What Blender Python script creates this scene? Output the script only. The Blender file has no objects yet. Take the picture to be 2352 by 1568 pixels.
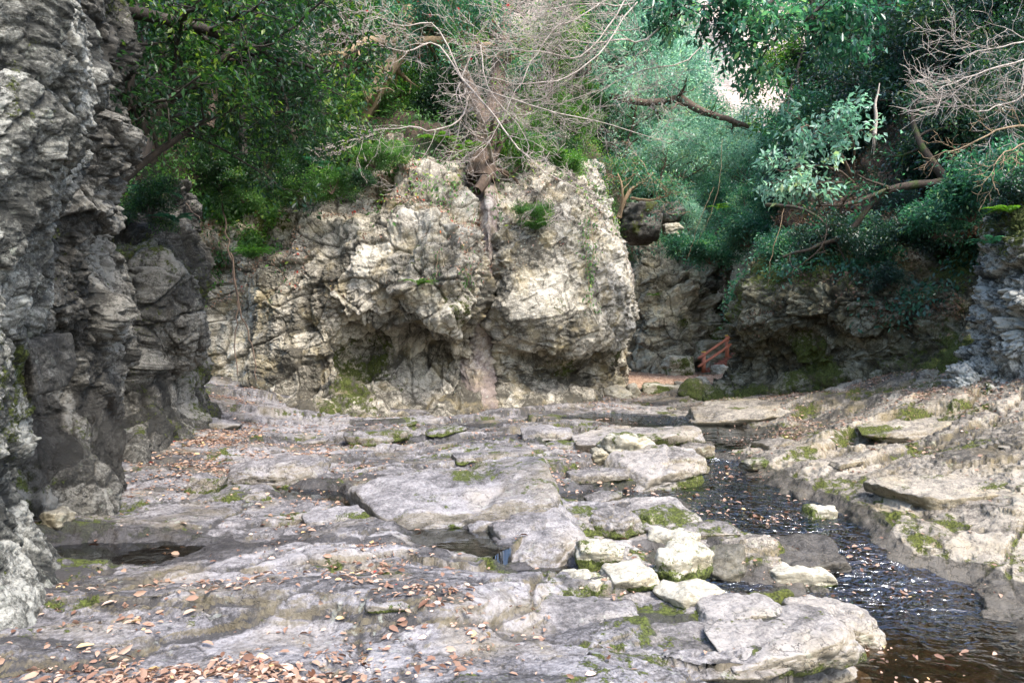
import bpy, bmesh, math, random
import numpy as np
from mathutils import Vector, Matrix, Quaternion

# ------------------------------------------------------------------ camera, world, sun, exposure
scn = bpy.context.scene
COL = scn.collection
CAMZ = 1.7
cam_d = bpy.data.cameras.new('camera'); cam_d.lens = 24; cam_d.sensor_width = 36
cam_d.clip_end = 2000; cam_d.clip_start = 0.05
cam = bpy.data.objects.new('camera', cam_d); COL.objects.link(cam)
cam.location = (0, 0, CAMZ); cam.rotation_euler = (math.radians(90), 0, 0)
scn.camera = cam

SUN_EL, SUN_AZ = math.radians(54), math.radians(142)      # azimuth from +Y towards +X
w = bpy.data.worlds.new('World'); scn.world = w; w.use_nodes = True
nt = w.node_tree
sky = nt.nodes.new('ShaderNodeTexSky'); sky.sky_type = 'NISHITA'; sky.sun_disc = False
sky.sun_elevation = SUN_EL; sky.sun_rotation = SUN_AZ; sky.dust_density = 3.0; sky.air_density = 1.2
hs = nt.nodes.new('ShaderNodeHueSaturation'); hs.inputs['Saturation'].default_value = 1.15
nt.links.new(sky.outputs[0], hs.inputs['Color'])
bgn = nt.nodes['Background']; bgn.inputs[1].default_value = 0.15
nt.links.new(hs.outputs[0], bgn.inputs[0])
sl = bpy.data.lights.new('sun', 'SUN'); sl.energy = 1.4; sl.angle = math.radians(12); sl.color = (1.0, .94, .85)
so = bpy.data.objects.new('sun', sl); COL.objects.link(so)
sdir = Vector((math.sin(SUN_AZ)*math.cos(SUN_EL), math.cos(SUN_AZ)*math.cos(SUN_EL), math.sin(SUN_EL)))
so.rotation_euler = sdir.to_track_quat('Z', 'Y').to_euler(); so.location = (0, 0, 60)
scn.view_settings.view_transform = 'Standard'; scn.view_settings.look = 'None'
scn.view_settings.gamma = 1; scn.view_settings.exposure = 1.92
scn.render.engine = 'CYCLES'
scn.cycles.max_bounces = 7; scn.cycles.diffuse_bounces = 4; scn.cycles.glossy_bounces = 3
scn.cycles.transmission_bounces = 4; scn.cycles.transparent_max_bounces = 6
scn.cycles.use_denoising = True
scn.cycles.caustics_reflective = False; scn.cycles.caustics_refractive = False

RS = np.random.RandomState(7)
random.seed(7)
F = 1568.0
def P(u, v, Y):                     # a point seen at preview pixel (u,v) standing Y metres away
    return np.array([(u-1176)/F*Y, Y, CAMZ-(v-784)/F*Y])
def PZ(u, v, z):                    # a point of known height
    return P(u, v, F*(CAMZ-z)/(v-784))

# ------------------------------------------------------------------ noise
def h3(ix, iy, iz, s):
    n = (ix.astype(np.int64)*374761393 + iy.astype(np.int64)*668265263 + iz.astype(np.int64)*2147483647 + s*1274126177) & 0xffffffff
    n = ((n ^ (n >> 13))*1274126177) & 0xffffffff
    n = ((n ^ (n >> 16))*2246822519) & 0xffffffff
    n = (n ^ (n >> 15)) & 0xffffffff
    return n.astype(np.float64)/4294967295.0
def vnoise(p, s=0):
    f = np.floor(p); t = p-f; t = t*t*t*(t*(t*6-15)+10)
    ix, iy, iz = f[:, 0], f[:, 1], f[:, 2]
    r = 0
    for dx in (0, 1):
        wx = t[:, 0] if dx else 1-t[:, 0]
        for dy in (0, 1):
            wy = t[:, 1] if dy else 1-t[:, 1]
            for dz in (0, 1):
                wz = t[:, 2] if dz else 1-t[:, 2]
                r = r + h3(ix+dx, iy+dy, iz+dz, s)*wx*wy*wz
    return r*2-1
def fbm(p, s=0, o=4, g=0.5):
    r = 0; a = 1.0; q = p.copy()
    for i in range(o):
        r = r+a*vnoise(q, s+i*17); q = q*2.03+7.7; a *= g
    return r
def voro(p, s=0, dim=3):
    """nearest cell: distance F1, F2, random id (3 values), vector to its centre"""
    f = np.floor(p); n = len(p)
    F1 = np.full(n, 9e9); F2 = np.full(n, 9e9); ids = np.zeros((n, 3)); vec = np.zeros((n, 3))
    rz = (-1, 0, 1) if dim == 3 else (0,)
    for dx in (-1, 0, 1):
        for dy in (-1, 0, 1):
            for dz in rz:
                c = f+np.array([dx, dy, dz])
                a = h3(c[:, 0], c[:, 1], c[:, 2], s); b = h3(c[:, 0], c[:, 1], c[:, 2], s+5)
                e = h3(c[:, 0], c[:, 1], c[:, 2], s+9)
                q = np.stack([c[:, 0]+.1+.8*a, c[:, 1]+.1+.8*b, (c[:, 2]+.1+.8*e) if dim == 3 else p[:, 2]], 1)
                d = p-q; dd = np.sqrt((d*d).sum(1))
                near = dd < F1
                F2 = np.where(near, F1, np.minimum(F2, dd))
                F1 = np.where(near, dd, F1)
                ids[near, 0] = a[near]; ids[near, 1] = b[near]; ids[near, 2] = e[near]
                vec[near] = d[near]
    return F1, F2, ids, vec
def sst(a, b, x):
    t = np.clip((x-a)/(b-a), 0, 1); return t*t*(3-2*t)

def fracture(p, s, cell, amp, flat=.72, warp=.22, tiltk=.85, crack=.35, rot=.25, k=17.):
    c, sn = math.cos(rot), math.sin(rot)
    q = np.stack([p[:, 0]*c+p[:, 2]*sn, p[:, 1], -p[:, 0]*sn+p[:, 2]*c], 1)/cell
    q[:, 2] /= flat
    q = q+warp*np.stack([fbm(q*.9+3, s+1, 2), fbm(q*.9+11, s+2, 2), fbm(q*.9+23, s+3, 2)], 1)
    f = np.floor(q); n = len(q); F1 = np.full(n, 9.); F2 = np.full(n, 9.); H = np.zeros(n); W_ = np.zeros(n); ids = np.zeros((n, 3))
    for dx in (-1, 0, 1):
        for dy in (-1, 0, 1):
            for dz in (-1, 0, 1):
                cc = f+np.array([dx, dy, dz])
                u, v, e = h3(cc[:, 0], cc[:, 1], cc[:, 2], s), h3(cc[:, 0], cc[:, 1], cc[:, 2], s+5), h3(cc[:, 0], cc[:, 1], cc[:, 2], s+9)
                vx, vy, vz = q[:, 0]-cc[:, 0]-.1-.8*u, q[:, 1]-cc[:, 1]-.1-.8*v, q[:, 2]-cc[:, 2]-.1-.8*e
                d = np.sqrt(vx*vx+vy*vy+vz*vz)
                w_ = np.exp(-k*d); W_ += w_
                H += w_*((u-.5)*1.5+(vx*(u-.5)+vy*(v-.5)+vz*(e-.5))*tiltk*2.4)
                near = d < F1; F2 = np.where(near, F1, np.minimum(F2, d)); F1 = np.where(near, d, F1)
                ids[near, 0] = u[near]; ids[near, 1] = v[near]; ids[near, 2] = e[near]
    return amp*(H/np.maximum(W_, 1e-30)-crack*(1-sst(0, .09, F2-F1))), ids, F2-F1
# ------------------------------------------------------------------ mesh helpers
def mesh_from(name, V, loops, starts, mats, mask=None, smooth=True, extra=None, mi=None):
    loops = np.ascontiguousarray(loops, dtype=np.int32).ravel()
    me = bpy.data.meshes.new(name)
    me.vertices.add(len(V)); me.vertices.foreach_set('co', np.ascontiguousarray(V, dtype=np.float32).ravel())
    me.loops.add(len(loops)); me.loops.foreach_set('vertex_index', np.ascontiguousarray(loops, dtype=np.int32).ravel())
    me.polygons.add(len(starts)); me.polygons.foreach_set('loop_start', np.ascontiguousarray(starts, dtype=np.int32))
    for m in (mats if isinstance(mats, (list, tuple)) else [mats]): me.materials.append(m)
    if mi is not None: me.polygons.foreach_set('material_index', np.ascontiguousarray(mi, dtype=np.int32))
    if smooth: me.polygons.foreach_set('use_smooth', np.ones(len(starts), dtype=bool))
    if mask is not None:
        at = me.attributes.new('mask', 'FLOAT_COLOR', 'POINT'); at.data.foreach_set('color', np.ascontiguousarray(mask, dtype=np.float32).ravel())
    for k, a in (extra or {}).items():
        at = me.attributes.new(k, 'FLOAT', 'POINT'); at.data.foreach_set('value', np.ascontiguousarray(a, dtype=np.float32))
    me.update(calc_edges=True)
    return me
def tag(o, label=None, cat=None, group=None, kind=None):
    if label: o['label'] = label
    if cat: o['category'] = cat
    if group: o['group'] = group
    if kind: o['kind'] = kind
    return o
def add(name, me, parent=None, loc=None):
    o = bpy.data.objects.new(name, me); COL.objects.link(o)
    if parent: o.parent = parent
    if loc is not None: o.location = loc
    return o
def empty(name, loc):
    o = bpy.data.objects.new(name, None); COL.objects.link(o); o.location = loc; o.empty_display_size = .2
    return o
def copy_tree(o, parent=None):
    c = o.copy(); COL.objects.link(c); c.parent = parent
    for ch in list(o.children): copy_tree(ch, c)
    return c
def grid_faces(nr, nc, keep=None):
    i = np.arange(nr-1)[:, None]*nc+np.arange(nc-1)[None, :]
    q = np.stack([i, i+1, i+nc+1, i+nc], -1).reshape(-1, 4)
    if keep is not None: q = q[keep.ravel()]
    return q
def grid_normals(V, nr, nc):
    G = V.reshape(nr, nc, 3)
    du = np.gradient(G, axis=1); dv = np.gradient(G, axis=0)
    n = np.cross(du, dv); n /= np.maximum(np.linalg.norm(n, axis=2, keepdims=True), 1e-9)
    return n.reshape(-1, 3)

# ------------------------------------------------------------------ materials
def newmat(name):
    m = bpy.data.materials.new(name); m.use_nodes = True
    return m, m.node_tree, m.node_tree.nodes['Principled BSDF']
def nd(t, kind, **kw):
    n = t.nodes.new(kind)
    for k, v in kw.items(): setattr(n, k, v)
    return n
def setin(n, **kw):
    for k, v in kw.items(): n.inputs[k].default_value = v
def mixc(t, fac, a, b, mode='MIX'):
    n = nd(t, 'ShaderNodeMix', data_type='RGBA', blend_type=mode)
    for idx, val in ((0, fac), (6, a), (7, b)):
        if hasattr(val, 'type'): t.links.new(val, n.inputs[idx])
        elif idx == 0: n.inputs[0].default_value = val
        else: n.inputs[idx].default_value = (*val, 1)
    return n.outputs[2]
def ramp(t, src, stops):
    n = nd(t, 'ShaderNodeValToRGB'); t.links.new(src, n.inputs[0])
    e = n.color_ramp.elements
    while len(e) < len(stops): e.new(0.5)
    for k, (p, c) in enumerate(stops):
        e[k].position = p; e[k].color = (*c, 1) if len(c) == 3 else c
    return n.outputs[0]
def mth(t, op, a, b=None, clamp=False):
    n = nd(t, 'ShaderNodeMath', operation=op, use_clamp=clamp)
    for i, v in enumerate((a, b)):
        if v is None: continue
        if hasattr(v, 'type'): t.links.new(v, n.inputs[i])
        else: n.inputs[i].default_value = v
    return n.outputs[0]
def noise(t, co, scale, detail=8, rough=.6, dist=0):
    n = nd(t, 'ShaderNodeTexNoise'); setin(n, Scale=scale, Detail=detail, Roughness=rough, Distortion=dist)
    t.links.new(co, n.inputs['Vector']); return n.outputs[0]

def rock_mat(name, dark, mid, light, moss=(.050, .062, .012), streak=(1, 1, 1.5), bump=.6, bscale=1.0, lichen=.5):
    m, t, b = newmat(name)
    tc = nd(t, 'ShaderNodeTexCoord').outputs['Object']
    mp = nd(t, 'ShaderNodeMapping'); t.links.new(tc, mp.inputs[0]); mp.inputs['Scale'].default_value = streak
    mp.inputs['Rotation'].default_value = (.12, .18, .45)
    st = mp.outputs[0]
    at = nd(t, 'ShaderNodeAttribute', attribute_name='mask')
    sep = nd(t, 'ShaderNodeSeparateColor'); t.links.new(at.outputs['Color'], sep.inputs[0])
    moss_a, wet_a, white_a = sep.outputs[0], sep.outputs[1], sep.outputs[2]
    tone_a = at.outputs['Alpha']
    n1 = noise(t, tc, .7, 6, .65); n2 = noise(t, st, 5*bscale, 10, .72, .4); n3 = noise(t, tc, 34*bscale, 8, .8)
    v = mth(t, 'ADD', mth(t, 'MULTIPLY', n1, .4), mth(t, 'MULTIPLY', n2, .6))
    v = mth(t, 'ADD', v, mth(t, 'MULTIPLY', mth(t, 'SUBTRACT', n3, .5), .75))
    v = mth(t, 'ADD', v, mth(t, 'MULTIPLY', mth(t, 'SUBTRACT', tone_a, .5), .34))
    c = ramp(t, v, [(.36, dark), (.5, mid), (.63, light)])
    # ochre iron patches
    c = mixc(t, mth(t, 'MULTIPLY', ramp(t, noise(t, tc, 1.6, 5, .6), [(.50, (0, 0, 0)), (.70, (1, 1, 1))]), .0 if name in ('near cliff rock', 'dark cliff rock') else .45), c, tuple(x*y for x, y in zip(light, (.85, .74, .46))))
    if name in ('bedrock', 'boulder rock'):
        gn = nd(t, 'ShaderNodeNewGeometry'); sz_ = nd(t, 'ShaderNodeSeparateXYZ'); t.links.new(gn.outputs['True Normal'], sz_.inputs[0])
        st_ = ramp(t, mth(t, 'ADD', mth(t, 'SUBTRACT', 1.0, sz_.outputs[2]), mth(t, 'MULTIPLY', mth(t, 'SUBTRACT', noise(t, tc, 2.5, 5, .6), .5), .9)), [(.38, (0, 0, 0)), (.85, (1, 1, 1))])
        c = mixc(t, mth(t, 'MULTIPLY', st_, .55), c, mixc(t, n2, (.07, .055, .035), (.28, .24, .14)))
    vj = nd(t, 'ShaderNodeTexVoronoi', feature='DISTANCE_TO_EDGE'); vj.inputs['Scale'].default_value = 2.6*bscale
    nj = nd(t, 'ShaderNodeTexNoise'); setin(nj, Scale=2.2, Detail=6.0, Roughness=.65); t.links.new(tc, nj.inputs['Vector'])
    vs_ = nd(t, 'ShaderNodeVectorMath', operation='SCALE'); t.links.new(nj.outputs['Color'], vs_.inputs[0]); vs_.inputs['Scale'].default_value = .9
    va = nd(t, 'ShaderNodeVectorMath', operation='ADD'); t.links.new(st, va.inputs[0]); t.links.new(vs_.outputs[0], va.inputs[1]); t.links.new(va.outputs[0], vj.inputs['Vector'])
    jt = ramp(t, vj.outputs['Distance'], [(0, (1, 1, 1)), (.022, (0, 0, 0))])
    jm = ramp(t, noise(t, tc, 1.9, 3, .5), [(.42, (0, 0, 0)), (.55, (1, 1, 1))])
    c = mixc(t, mth(t, 'MULTIPLY', mth(t, 'MULTIPLY', jt, jm), .85), c, tuple(x*.25 for x in mid))
    pit = ramp(t, noise(t, tc, 60*bscale, 4, .6), [(.60, (0, 0, 0)), (.68, (1, 1, 1))])
    c = mixc(t, mth(t, 'MULTIPLY', pit, .55), c, tuple(x*.5 for x in dark))
    # pale lichen
    li = ramp(t, noise(t, tc, 11*bscale, 5, .62, .3), [(.60, (0, 0, 0)), (.66, (1, 1, 1))])
    li2 = ramp(t, noise(t, tc, 1.3, 3, .5), [(.45, (0, 0, 0)), (.62, (1, 1, 1))])
    c = mixc(t, mth(t, 'MULTIPLY', mth(t, 'MULTIPLY', li, li2), lichen), c, (.42, .45, .38))
    # bleached mineral crust
    wn = noise(t, tc, 7, 8, .65)
    wf = mth(t, 'MULTIPLY', ramp(t, mth(t, 'ADD', mth(t, 'MULTIPLY', white_a, .8), mth(t, 'SUBTRACT', wn, .5)), [(.28, (0, 0, 0)), (.5, (1, 1, 1))]), .92)
    c = mixc(t, wf, c, (.41, .40, .37))
    # moss
    mn = noise(t, tc, 9, 8, .7)
    mf = ramp(t, mth(t, 'ADD', mth(t, 'ADD', moss_a, mth(t, 'MULTIPLY', mth(t, 'SUBTRACT', mn, .5), 1.2)), mth(t, 'MULTIPLY', mth(t, 'SUBTRACT', noise(t, tc, 70, 3, .6), .5), .35)), [(.42, (0, 0, 0)), (.50, (1, 1, 1))])
    mc = ramp(t, noise(t, tc, 45, 4, .7), [(.38, tuple(x*.35 for x in moss)), (.62, tuple(x*2.1 for x in moss))])
    c = mixc(t, mf, c, mc)
    # damp rock is darker and glossier
    wt = ramp(t, mth(t, 'ADD', wet_a, mth(t, 'MULTIPLY', mth(t, 'SUBTRACT', n2, .5), .8)), [(.35, (0, 0, 0)), (.6, (1, 1, 1))])
    c = mixc(t, mth(t, 'MULTIPLY', wt, .8), c, tuple(x*.28 for x in mid))
    if name == 'bedrock':
        oc = nd(t, 'ShaderNodeAttribute', attribute_name='ochre').outputs['Fac']
        c = mixc(t, oc, mixc(t, .8, c, (.97, .98, 1.04), 'MULTIPLY'), mixc(t, 1.0, c, (1.13, 1.05, .86), 'MULTIPLY'))
        la = nd(t, 'ShaderNodeAttribute', attribute_name='leafy').outputs['Fac']
        vl = nd(t, 'ShaderNodeTexVoronoi'); vl.inputs['Scale'].default_value = 13; t.links.new(tc, vl.inputs['Vector'])
        sv = nd(t, 'ShaderNodeSeparateColor'); t.links.new(vl.outputs['Color'], sv.inputs[0])
        lc = ramp(t, sv.outputs[0], [(0, (.16, .09, .06)), (.4, (.36, .23, .15)), (.8, (.50, .35, .25)), (1, (.60, .48, .37))])
        lf = ramp(t, mth(t, 'ADD', la, mth(t, 'MULTIPLY', mth(t, 'SUBTRACT', n2, .5), .8)), [(.45, (0, 0, 0)), (.6, (1, 1, 1))])
        c = mixc(t, lf, c, lc)
    t.links.new(c, b.inputs['Base Color'])
    r = nd(t, 'ShaderNodeMapRange'); t.links.new(wt, r.inputs[0]); r.inputs[3].default_value = .82; r.inputs[4].default_value = .22
    t.links.new(r.outputs[0], b.inputs['Roughness'])
    b.inputs['Specular IOR Level'].default_value = .35
    hgt = mth(t, 'ADD', mth(t, 'MULTIPLY', noise(t, st, 9*bscale, 12, .75, .5), .8), mth(t, 'MULTIPLY', noise(t, tc, 50*bscale, 5, .7), .25))
    vo = nd(t, 'ShaderNodeTexVoronoi', feature='DISTANCE_TO_EDGE'); vo.inputs['Scale'].default_value = 3.2*bscale
    wv = nd(t, 'ShaderNodeVectorMath', operation='ADD'); t.links.new(st, wv.inputs[0])
    nc = nd(t, 'ShaderNodeTexNoise'); setin(nc, Scale=3.0, Detail=4.0); t.links.new(tc, nc.inputs['Vector'])
    sc = nd(t, 'ShaderNodeVectorMath', operation='SCALE'); t.links.new(nc.outputs['Color'], sc.inputs[0]); sc.inputs['Scale'].default_value = .5
    t.links.new(sc.outputs[0], wv.inputs[1]); t.links.new(wv.outputs[0], vo.inputs['Vector'])
    ck = ramp(t, vo.outputs['Distance'], [(0, (0, 0, 0)), (.05, (1, 1, 1))])
    hgt = mth(t, 'ADD', hgt, mth(t, 'MULTIPLY', ck, .12))
    hgt = mth(t, 'SUBTRACT', hgt, mth(t, 'MULTIPLY', mth(t, 'MULTIPLY', jt, jm), .35))
    hgt = mth(t, 'ADD', hgt, mth(t, 'MULTIPLY', mth(t, 'MULTIPLY', mf, noise(t, tc, 90, 3, .6)), .6))
    bp = nd(t, 'ShaderNodeBump'); setin(bp, Strength=bump, Distance=.06/bscale); t.links.new(hgt, bp.inputs['Height'])
    t.links.new(bp.outputs[0], b.inputs['Normal'])
    return m

M = {}
M['bed'] = rock_mat('bedrock', (.048, .046, .045), (.155, .148, .149), (.30, .288, .284), streak=(1, 1.7, 1.7), bump=.65, lichen=.4)
M['cliff_near'] = rock_mat('near cliff rock', (.03, .031, .028), (.125, .125, .11), (.36, .36, .325), bump=.8, streak=(1, 1, 1.6))
M['cliff_dark'] = rock_mat('dark cliff rock', (.02, .02, .018), (.065, .062, .054), (.20, .195, .175), bump=.8, lichen=.25)  # dark colour also stands in for shade on the left walls
M['cliff_main'] = rock_mat('pale cliff rock', (.07, .064, .05), (.27, .25, .205), (.52, .485, .41), bump=.75, lichen=.7)
M['cliff_grey'] = rock_mat('grey cliff rock', (.09, .085, .07), (.25, .235, .19), (.42, .40, .33), bump=.75, lichen=.5)
M['boulder'] = rock_mat('boulder rock', (.14, .13, .10), (.27, .25, .20), (.42, .40, .33), bump=.5, lichen=.5)
M['cliff_olive'] = rock_mat('olive brown cliff rock', (.025, .023, .014), (.085, .078, .05), (.23, .22, .165), bump=.7, streak=(1, 1, 1.5), lichen=.5)
M['pink'] = rock_mat('pink rock face', (.18, .145, .13), (.31, .265, .24), (.48, .45, .41), bump=.4, lichen=.6)

def soil_mat():
    m, t, b = newmat('leafy soil')
    tc = nd(t, 'ShaderNodeTexCoord').outputs['Object']
    c = ramp(t, noise(t, tc, 6, 10, .75), [(.35, (.018, .014, .009)), (.5, (.05, .034, .022)), (.62, (.11, .07, .045)), (.7, (.16, .10, .06))])
    c = mixc(t, ramp(t, noise(t, tc, .9, 5, .6), [(.48, (0, 0, 0)), (.6, (1, 1, 1))]), c, (.022, .04, .012))
    t.links.new(c, b.inputs['Base Color']); b.inputs['Roughness'].default_value = .9
    bp = nd(t, 'ShaderNodeBump'); setin(bp, Strength=.9, Distance=.12); t.links.new(noise(t, tc, 14, 8, .7), bp.inputs['Height'])
    t.links.new(bp.outputs[0], b.inputs['Normal'])
    return m
M['soil'] = soil_mat()

def leaf_mat(name, stops, rough=.38, trans=.42, spec=.5, tcol=None):
    m, t, b = newmat(name)
    at = nd(t, 'ShaderNodeAttribute', attribute_name='tint')
    c = ramp(t, at.outputs['Fac'], stops)
    t.links.new(c, b.inputs['Base Color']); setin(b, Roughness=rough); b.inputs['Specular IOR Level'].default_value = spec
    if trans > 0:
        tr = nd(t, 'ShaderNodeBsdfTranslucent')
        t.links.new(mixc(t, 1.0, c, tcol or (1.6, 1.9, .7), 'MULTIPLY'), tr.inputs[0])
        mx = nd(t, 'ShaderNodeMixShader'); mx.inputs[0].default_value = trans
        t.links.new(b.outputs[0], mx.inputs[1]); t.links.new(tr.outputs[0], mx.inputs[2])
        t.links.new(mx.outputs[0], t.nodes['Material Output'].inputs[0])
    return m
M['leaf_dark'] = leaf_mat('dark glossy leaf', [(0, (0.010, 0.030, 0.017)), (.5, (0.021, 0.063, 0.029)), (.85, (0.052, 0.135, 0.036)), (1, (0.156, 0.225, 0.043))], .38, .42, .5)
M['leaf_green'] = leaf_mat('green leaf', [(0, (0.037, 0.095, 0.030)), (.5, (0.075, 0.180, 0.049)), (.85, (0.149, 0.291, 0.075)), (1, (0.331, 0.410, 0.082))], .38, .45, .5)
M['leaf_teal'] = leaf_mat('blue green leaf', [(0, (.018, .07, .052)), (.5, (.05, .15, .105)), (.85, (.13, .29, .19)), (1, (.28, .40, .18))], .32, .42, .6, (1.2, 1.8, 1.0))
M['leaf_pale'] = leaf_mat('haze bright pale leaf', [(0, (.10, .21, .17)), (.5, (.28, .45, .37)), (.85, (.48, .64, .52)), (1, (.52, .55, .28))], .36, .42, .5, (1.1, 1.5, 1.1))  # hazy brightness of the centre trees is put into these pale colours
M['leaf_shade'] = leaf_mat('shade toned leaf', [(0, (0.009, 0.027, 0.024)), (.5, (0.019, 0.057, 0.048)), (.85, (0.045, 0.112, 0.075)), (1, (0.105, 0.150, 0.060))], .32, .3, .6)  # shade of the right slope is put into these dark colours
M['fern'] = leaf_mat('fern frond', [(0, (.05, .12, .02)), (.5, (.10, .20, .03)), (1, (.2, .3, .05))], .5)
M['yellow_leaf'] = leaf_mat('yellowing leaf', [(0, (.10, .13, .02)), (.5, (.22, .24, .03)), (1, (.4, .35, .06))], .5)
M['litter_dark'] = leaf_mat('dead brown leaf', [(0, (.05, .028, .018)), (.5, (.11, .065, .042)), (1, (.2, .13, .09))], .6, .1, .3)
M['litter'] = leaf_mat('dry fallen leaf', [(0, (.10, .045, .025)), (.3, (.21, .12, .085)), (.6, (.37, .25, .18)), (.9, (.56, .43, .36)), (.97, (.58, .40, .09)), (1, (.45, .05, .03))], .6, .12, .3, (1.2, .8, .5))
M['petal'] = leaf_mat('red petal', [(0, (.45, .01, .02)), (1, (.6, .02, .04))], .5, .2)

def bark_mat(name, a, c_, moss=0.0, rough=.85, scale=10):
    m, t, b = newmat(name)
    tc = nd(t, 'ShaderNodeTexCoord').outputs['Object']
    mp = nd(t, 'ShaderNodeMapping'); t.links.new(tc, mp.inputs[0]); mp.inputs['Scale'].default_value = (1, 1, .35)
    c = ramp(t, noise(t, mp.outputs[0], scale, 8, .7), [(.35, a), (.65, c_)])
    if moss > 0:
        c = mixc(t, ramp(t, noise(t, tc, 2.2, 5, .6), [(.62-moss*.35, (0, 0, 0)), (.75-moss*.35, (1, 1, 1))]), c, (.05, .09, .012))
    t.links.new(c, b.inputs['Base Color']); b.inputs['Roughness'].default_value = rough
    bp = nd(t, 'ShaderNodeBump'); setin(bp, Strength=.7, Distance=.03); t.links.new(noise(t, mp.outputs[0], scale*2.5, 6, .7), bp.inputs['Height'])
    t.links.new(bp.outputs[0], b.inputs['Normal'])
    return m
M['bark'] = bark_mat('brown bark', (.05, .032, .022), (.15, .105, .075))
M['bark_dark'] = bark_mat('dark bark', (.015, .012, .010), (.05, .04, .03))
M['bark_moss'] = bark_mat('mossy bark', (.025, .018, .013), (.07, .05, .036), .25)
M['bark_pale'] = bark_mat('pale twig bark', (.24, .20, .17), (.52, .46, .41))
M['bark_tan'] = bark_mat('tan bark', (.16, .11, .065), (.36, .26, .16), scale=6)
M['bark_red'] = bark_mat('reddish root bark', (.08, .04, .028), (.25, .13, .08), scale=6)
M['rail'] = bark_mat('red brown painted timber', (.33, .105, .06), (.42, .15, .09), rough=.55, scale=14)
M['cap'] = bark_mat('yellow post cap', (.55, .36, .06), (.62, .42, .08), rough=.5)
M['stairwood'] = bark_mat('stair timber', (.16, .05, .035), (.26, .09, .06), rough=.7)

def water_mat(name, tint, rough, bs, bstr, alpha=.8):
    m, t, b = newmat(name); t.nodes.remove(b)
    tc = nd(t, 'ShaderNodeTexCoord').outputs['Object']
    mp = nd(t, 'ShaderNodeMapping'); t.links.new(tc, mp.inputs[0]); mp.inputs['Scale'].default_value = (1, 1.7, 1); mp.inputs['Rotation'].default_value = (0, 0, .5)
    at = nd(t, 'ShaderNodeAttribute', attribute_name='foam')
    bp = nd(t, 'ShaderNodeBump'); setin(bp, Strength=bstr, Distance=.11 if name == 'stream water' else .05); t.links.new(noise(t, mp.outputs[0], bs, 2.5, .5, .8), bp.inputs['Height'])
    if name == 'stream water': t.links.new(mth(t, 'ADD', mth(t, 'MULTIPLY', at.outputs['Fac'], 2.4), .10, True), bp.inputs['Strength'])
    tr = nd(t, 'ShaderNodeBsdfTransparent'); tr.inputs[0].default_value = (*tint, 1)
    gl = nd(t, 'ShaderNodeBsdfGlossy'); gl.inputs['Roughness'].default_value = rough; gl.inputs[0].default_value = (.80, .90, 1, 1)  # blue of the reflected sky is tinted into the gloss colour
    t.links.new(bp.outputs[0], gl.inputs['Normal'])
    fr = nd(t, 'ShaderNodeFresnel'); fr.inputs[0].default_value = 1.4; t.links.new(bp.outputs[0], fr.inputs['Normal'])
    mx = nd(t, 'ShaderNodeMixShader'); t.links.new(mth(t, 'ADD', mth(t, 'MULTIPLY', fr.outputs[0], 1.35), .05, True), mx.inputs[0])
    t.links.new(tr.outputs[0], mx.inputs[1]); t.links.new(gl.outputs[0], mx.inputs[2])
    ff = ramp(t, mth(t, 'ADD', at.outputs['Fac'], mth(t, 'MULTIPLY', mth(t, 'SUBTRACT', noise(t, tc, 30, 6, .7), .5), 1.6)), [(.80, (0, 0, 0)), (1, (1, 1, 1))])
    df = nd(t, 'ShaderNodeBsdfDiffuse'); df.inputs[0].default_value = (.75, .8, .85, 1)
    m2 = nd(t, 'ShaderNodeMixShader'); t.links.new(ff, m2.inputs[0]); t.links.new(mx.outputs[0], m2.inputs[1]); t.links.new(df.outputs[0], m2.inputs[2])
    t.links.new(m2.outputs[0], t.nodes['Material Output'].inputs[0])
    return m
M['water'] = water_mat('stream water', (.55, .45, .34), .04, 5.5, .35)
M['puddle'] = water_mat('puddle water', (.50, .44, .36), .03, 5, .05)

# ------------------------------------------------------------------ the rock bed
cps = [(0, 1500, .05), (100, 1450, .0), (350, 1500, -.02), (700, 1500, -.08), (1200, 1500, -.12), (1700, 1500, -.22), (1950, 1500, -.34),
       (1500, 1380, -.26), (1000, 1380, -.14), (500, 1380, -.06), (140, 1330, -.03), (900, 1290, -.12), (300, 1290, -.12), (1200, 1350, -.22),
       (300, 1170, -.06), (600, 1200, -.10), (900, 1200, -.14), (285, 1120, .02), (400, 1060, .04), (500, 990, .12), (700, 1000, .03),
       (1000, 1000, .0), (1300, 1000, -.02), (850, 945, .02), (1090, 945, .0), (1240, 940, .02), (1350, 915, .08), (650, 930, .22), (520, 1100, -.04),
       (1000, 1100, -.05), (1300, 1120, -.12), (1400, 1060, -.06), (1560, 1080, -.14), (1500, 1240, -.28), (1700, 1300, -.38),
       (1750, 1040, -.02), (1900, 1060, .0), (1900, 1130, -.10), (2050, 1180, -.14), (2352, 1200, -.12), (2352, 1320, -.42), (2150, 1260, -.28),
       (2200, 1100, .05), (2352, 1100, .14), (2050, 1000, .26), (2352, 1010, .42), (1800, 975, .12), (1650, 940, .05), (2200, 1330, -.46), (2352, 1420, -.52)]
W2 = [PZ(*c) for c in cps]
W2 += [P(560, 872, 17.5), P(480, 858, 18), P(600, 905, 16.2), P(1440, 872, 26), P(1500, 885, 23.5), P(1440, 862, 31), P(1600, 862, 31), P(1700, 855, 33), P(1600, 915, 20),
       P(1760, 905, 18.5), P(1900, 900, 16.5), P(2040, 868, 14.8), P(2200, 838, 12.6), P(2352, 880, 11.2), P(2600, 800, 10.5), P(2700, 1100, 7.5), P(2300, 800, 15), P(1900, 860, 20)]
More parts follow.
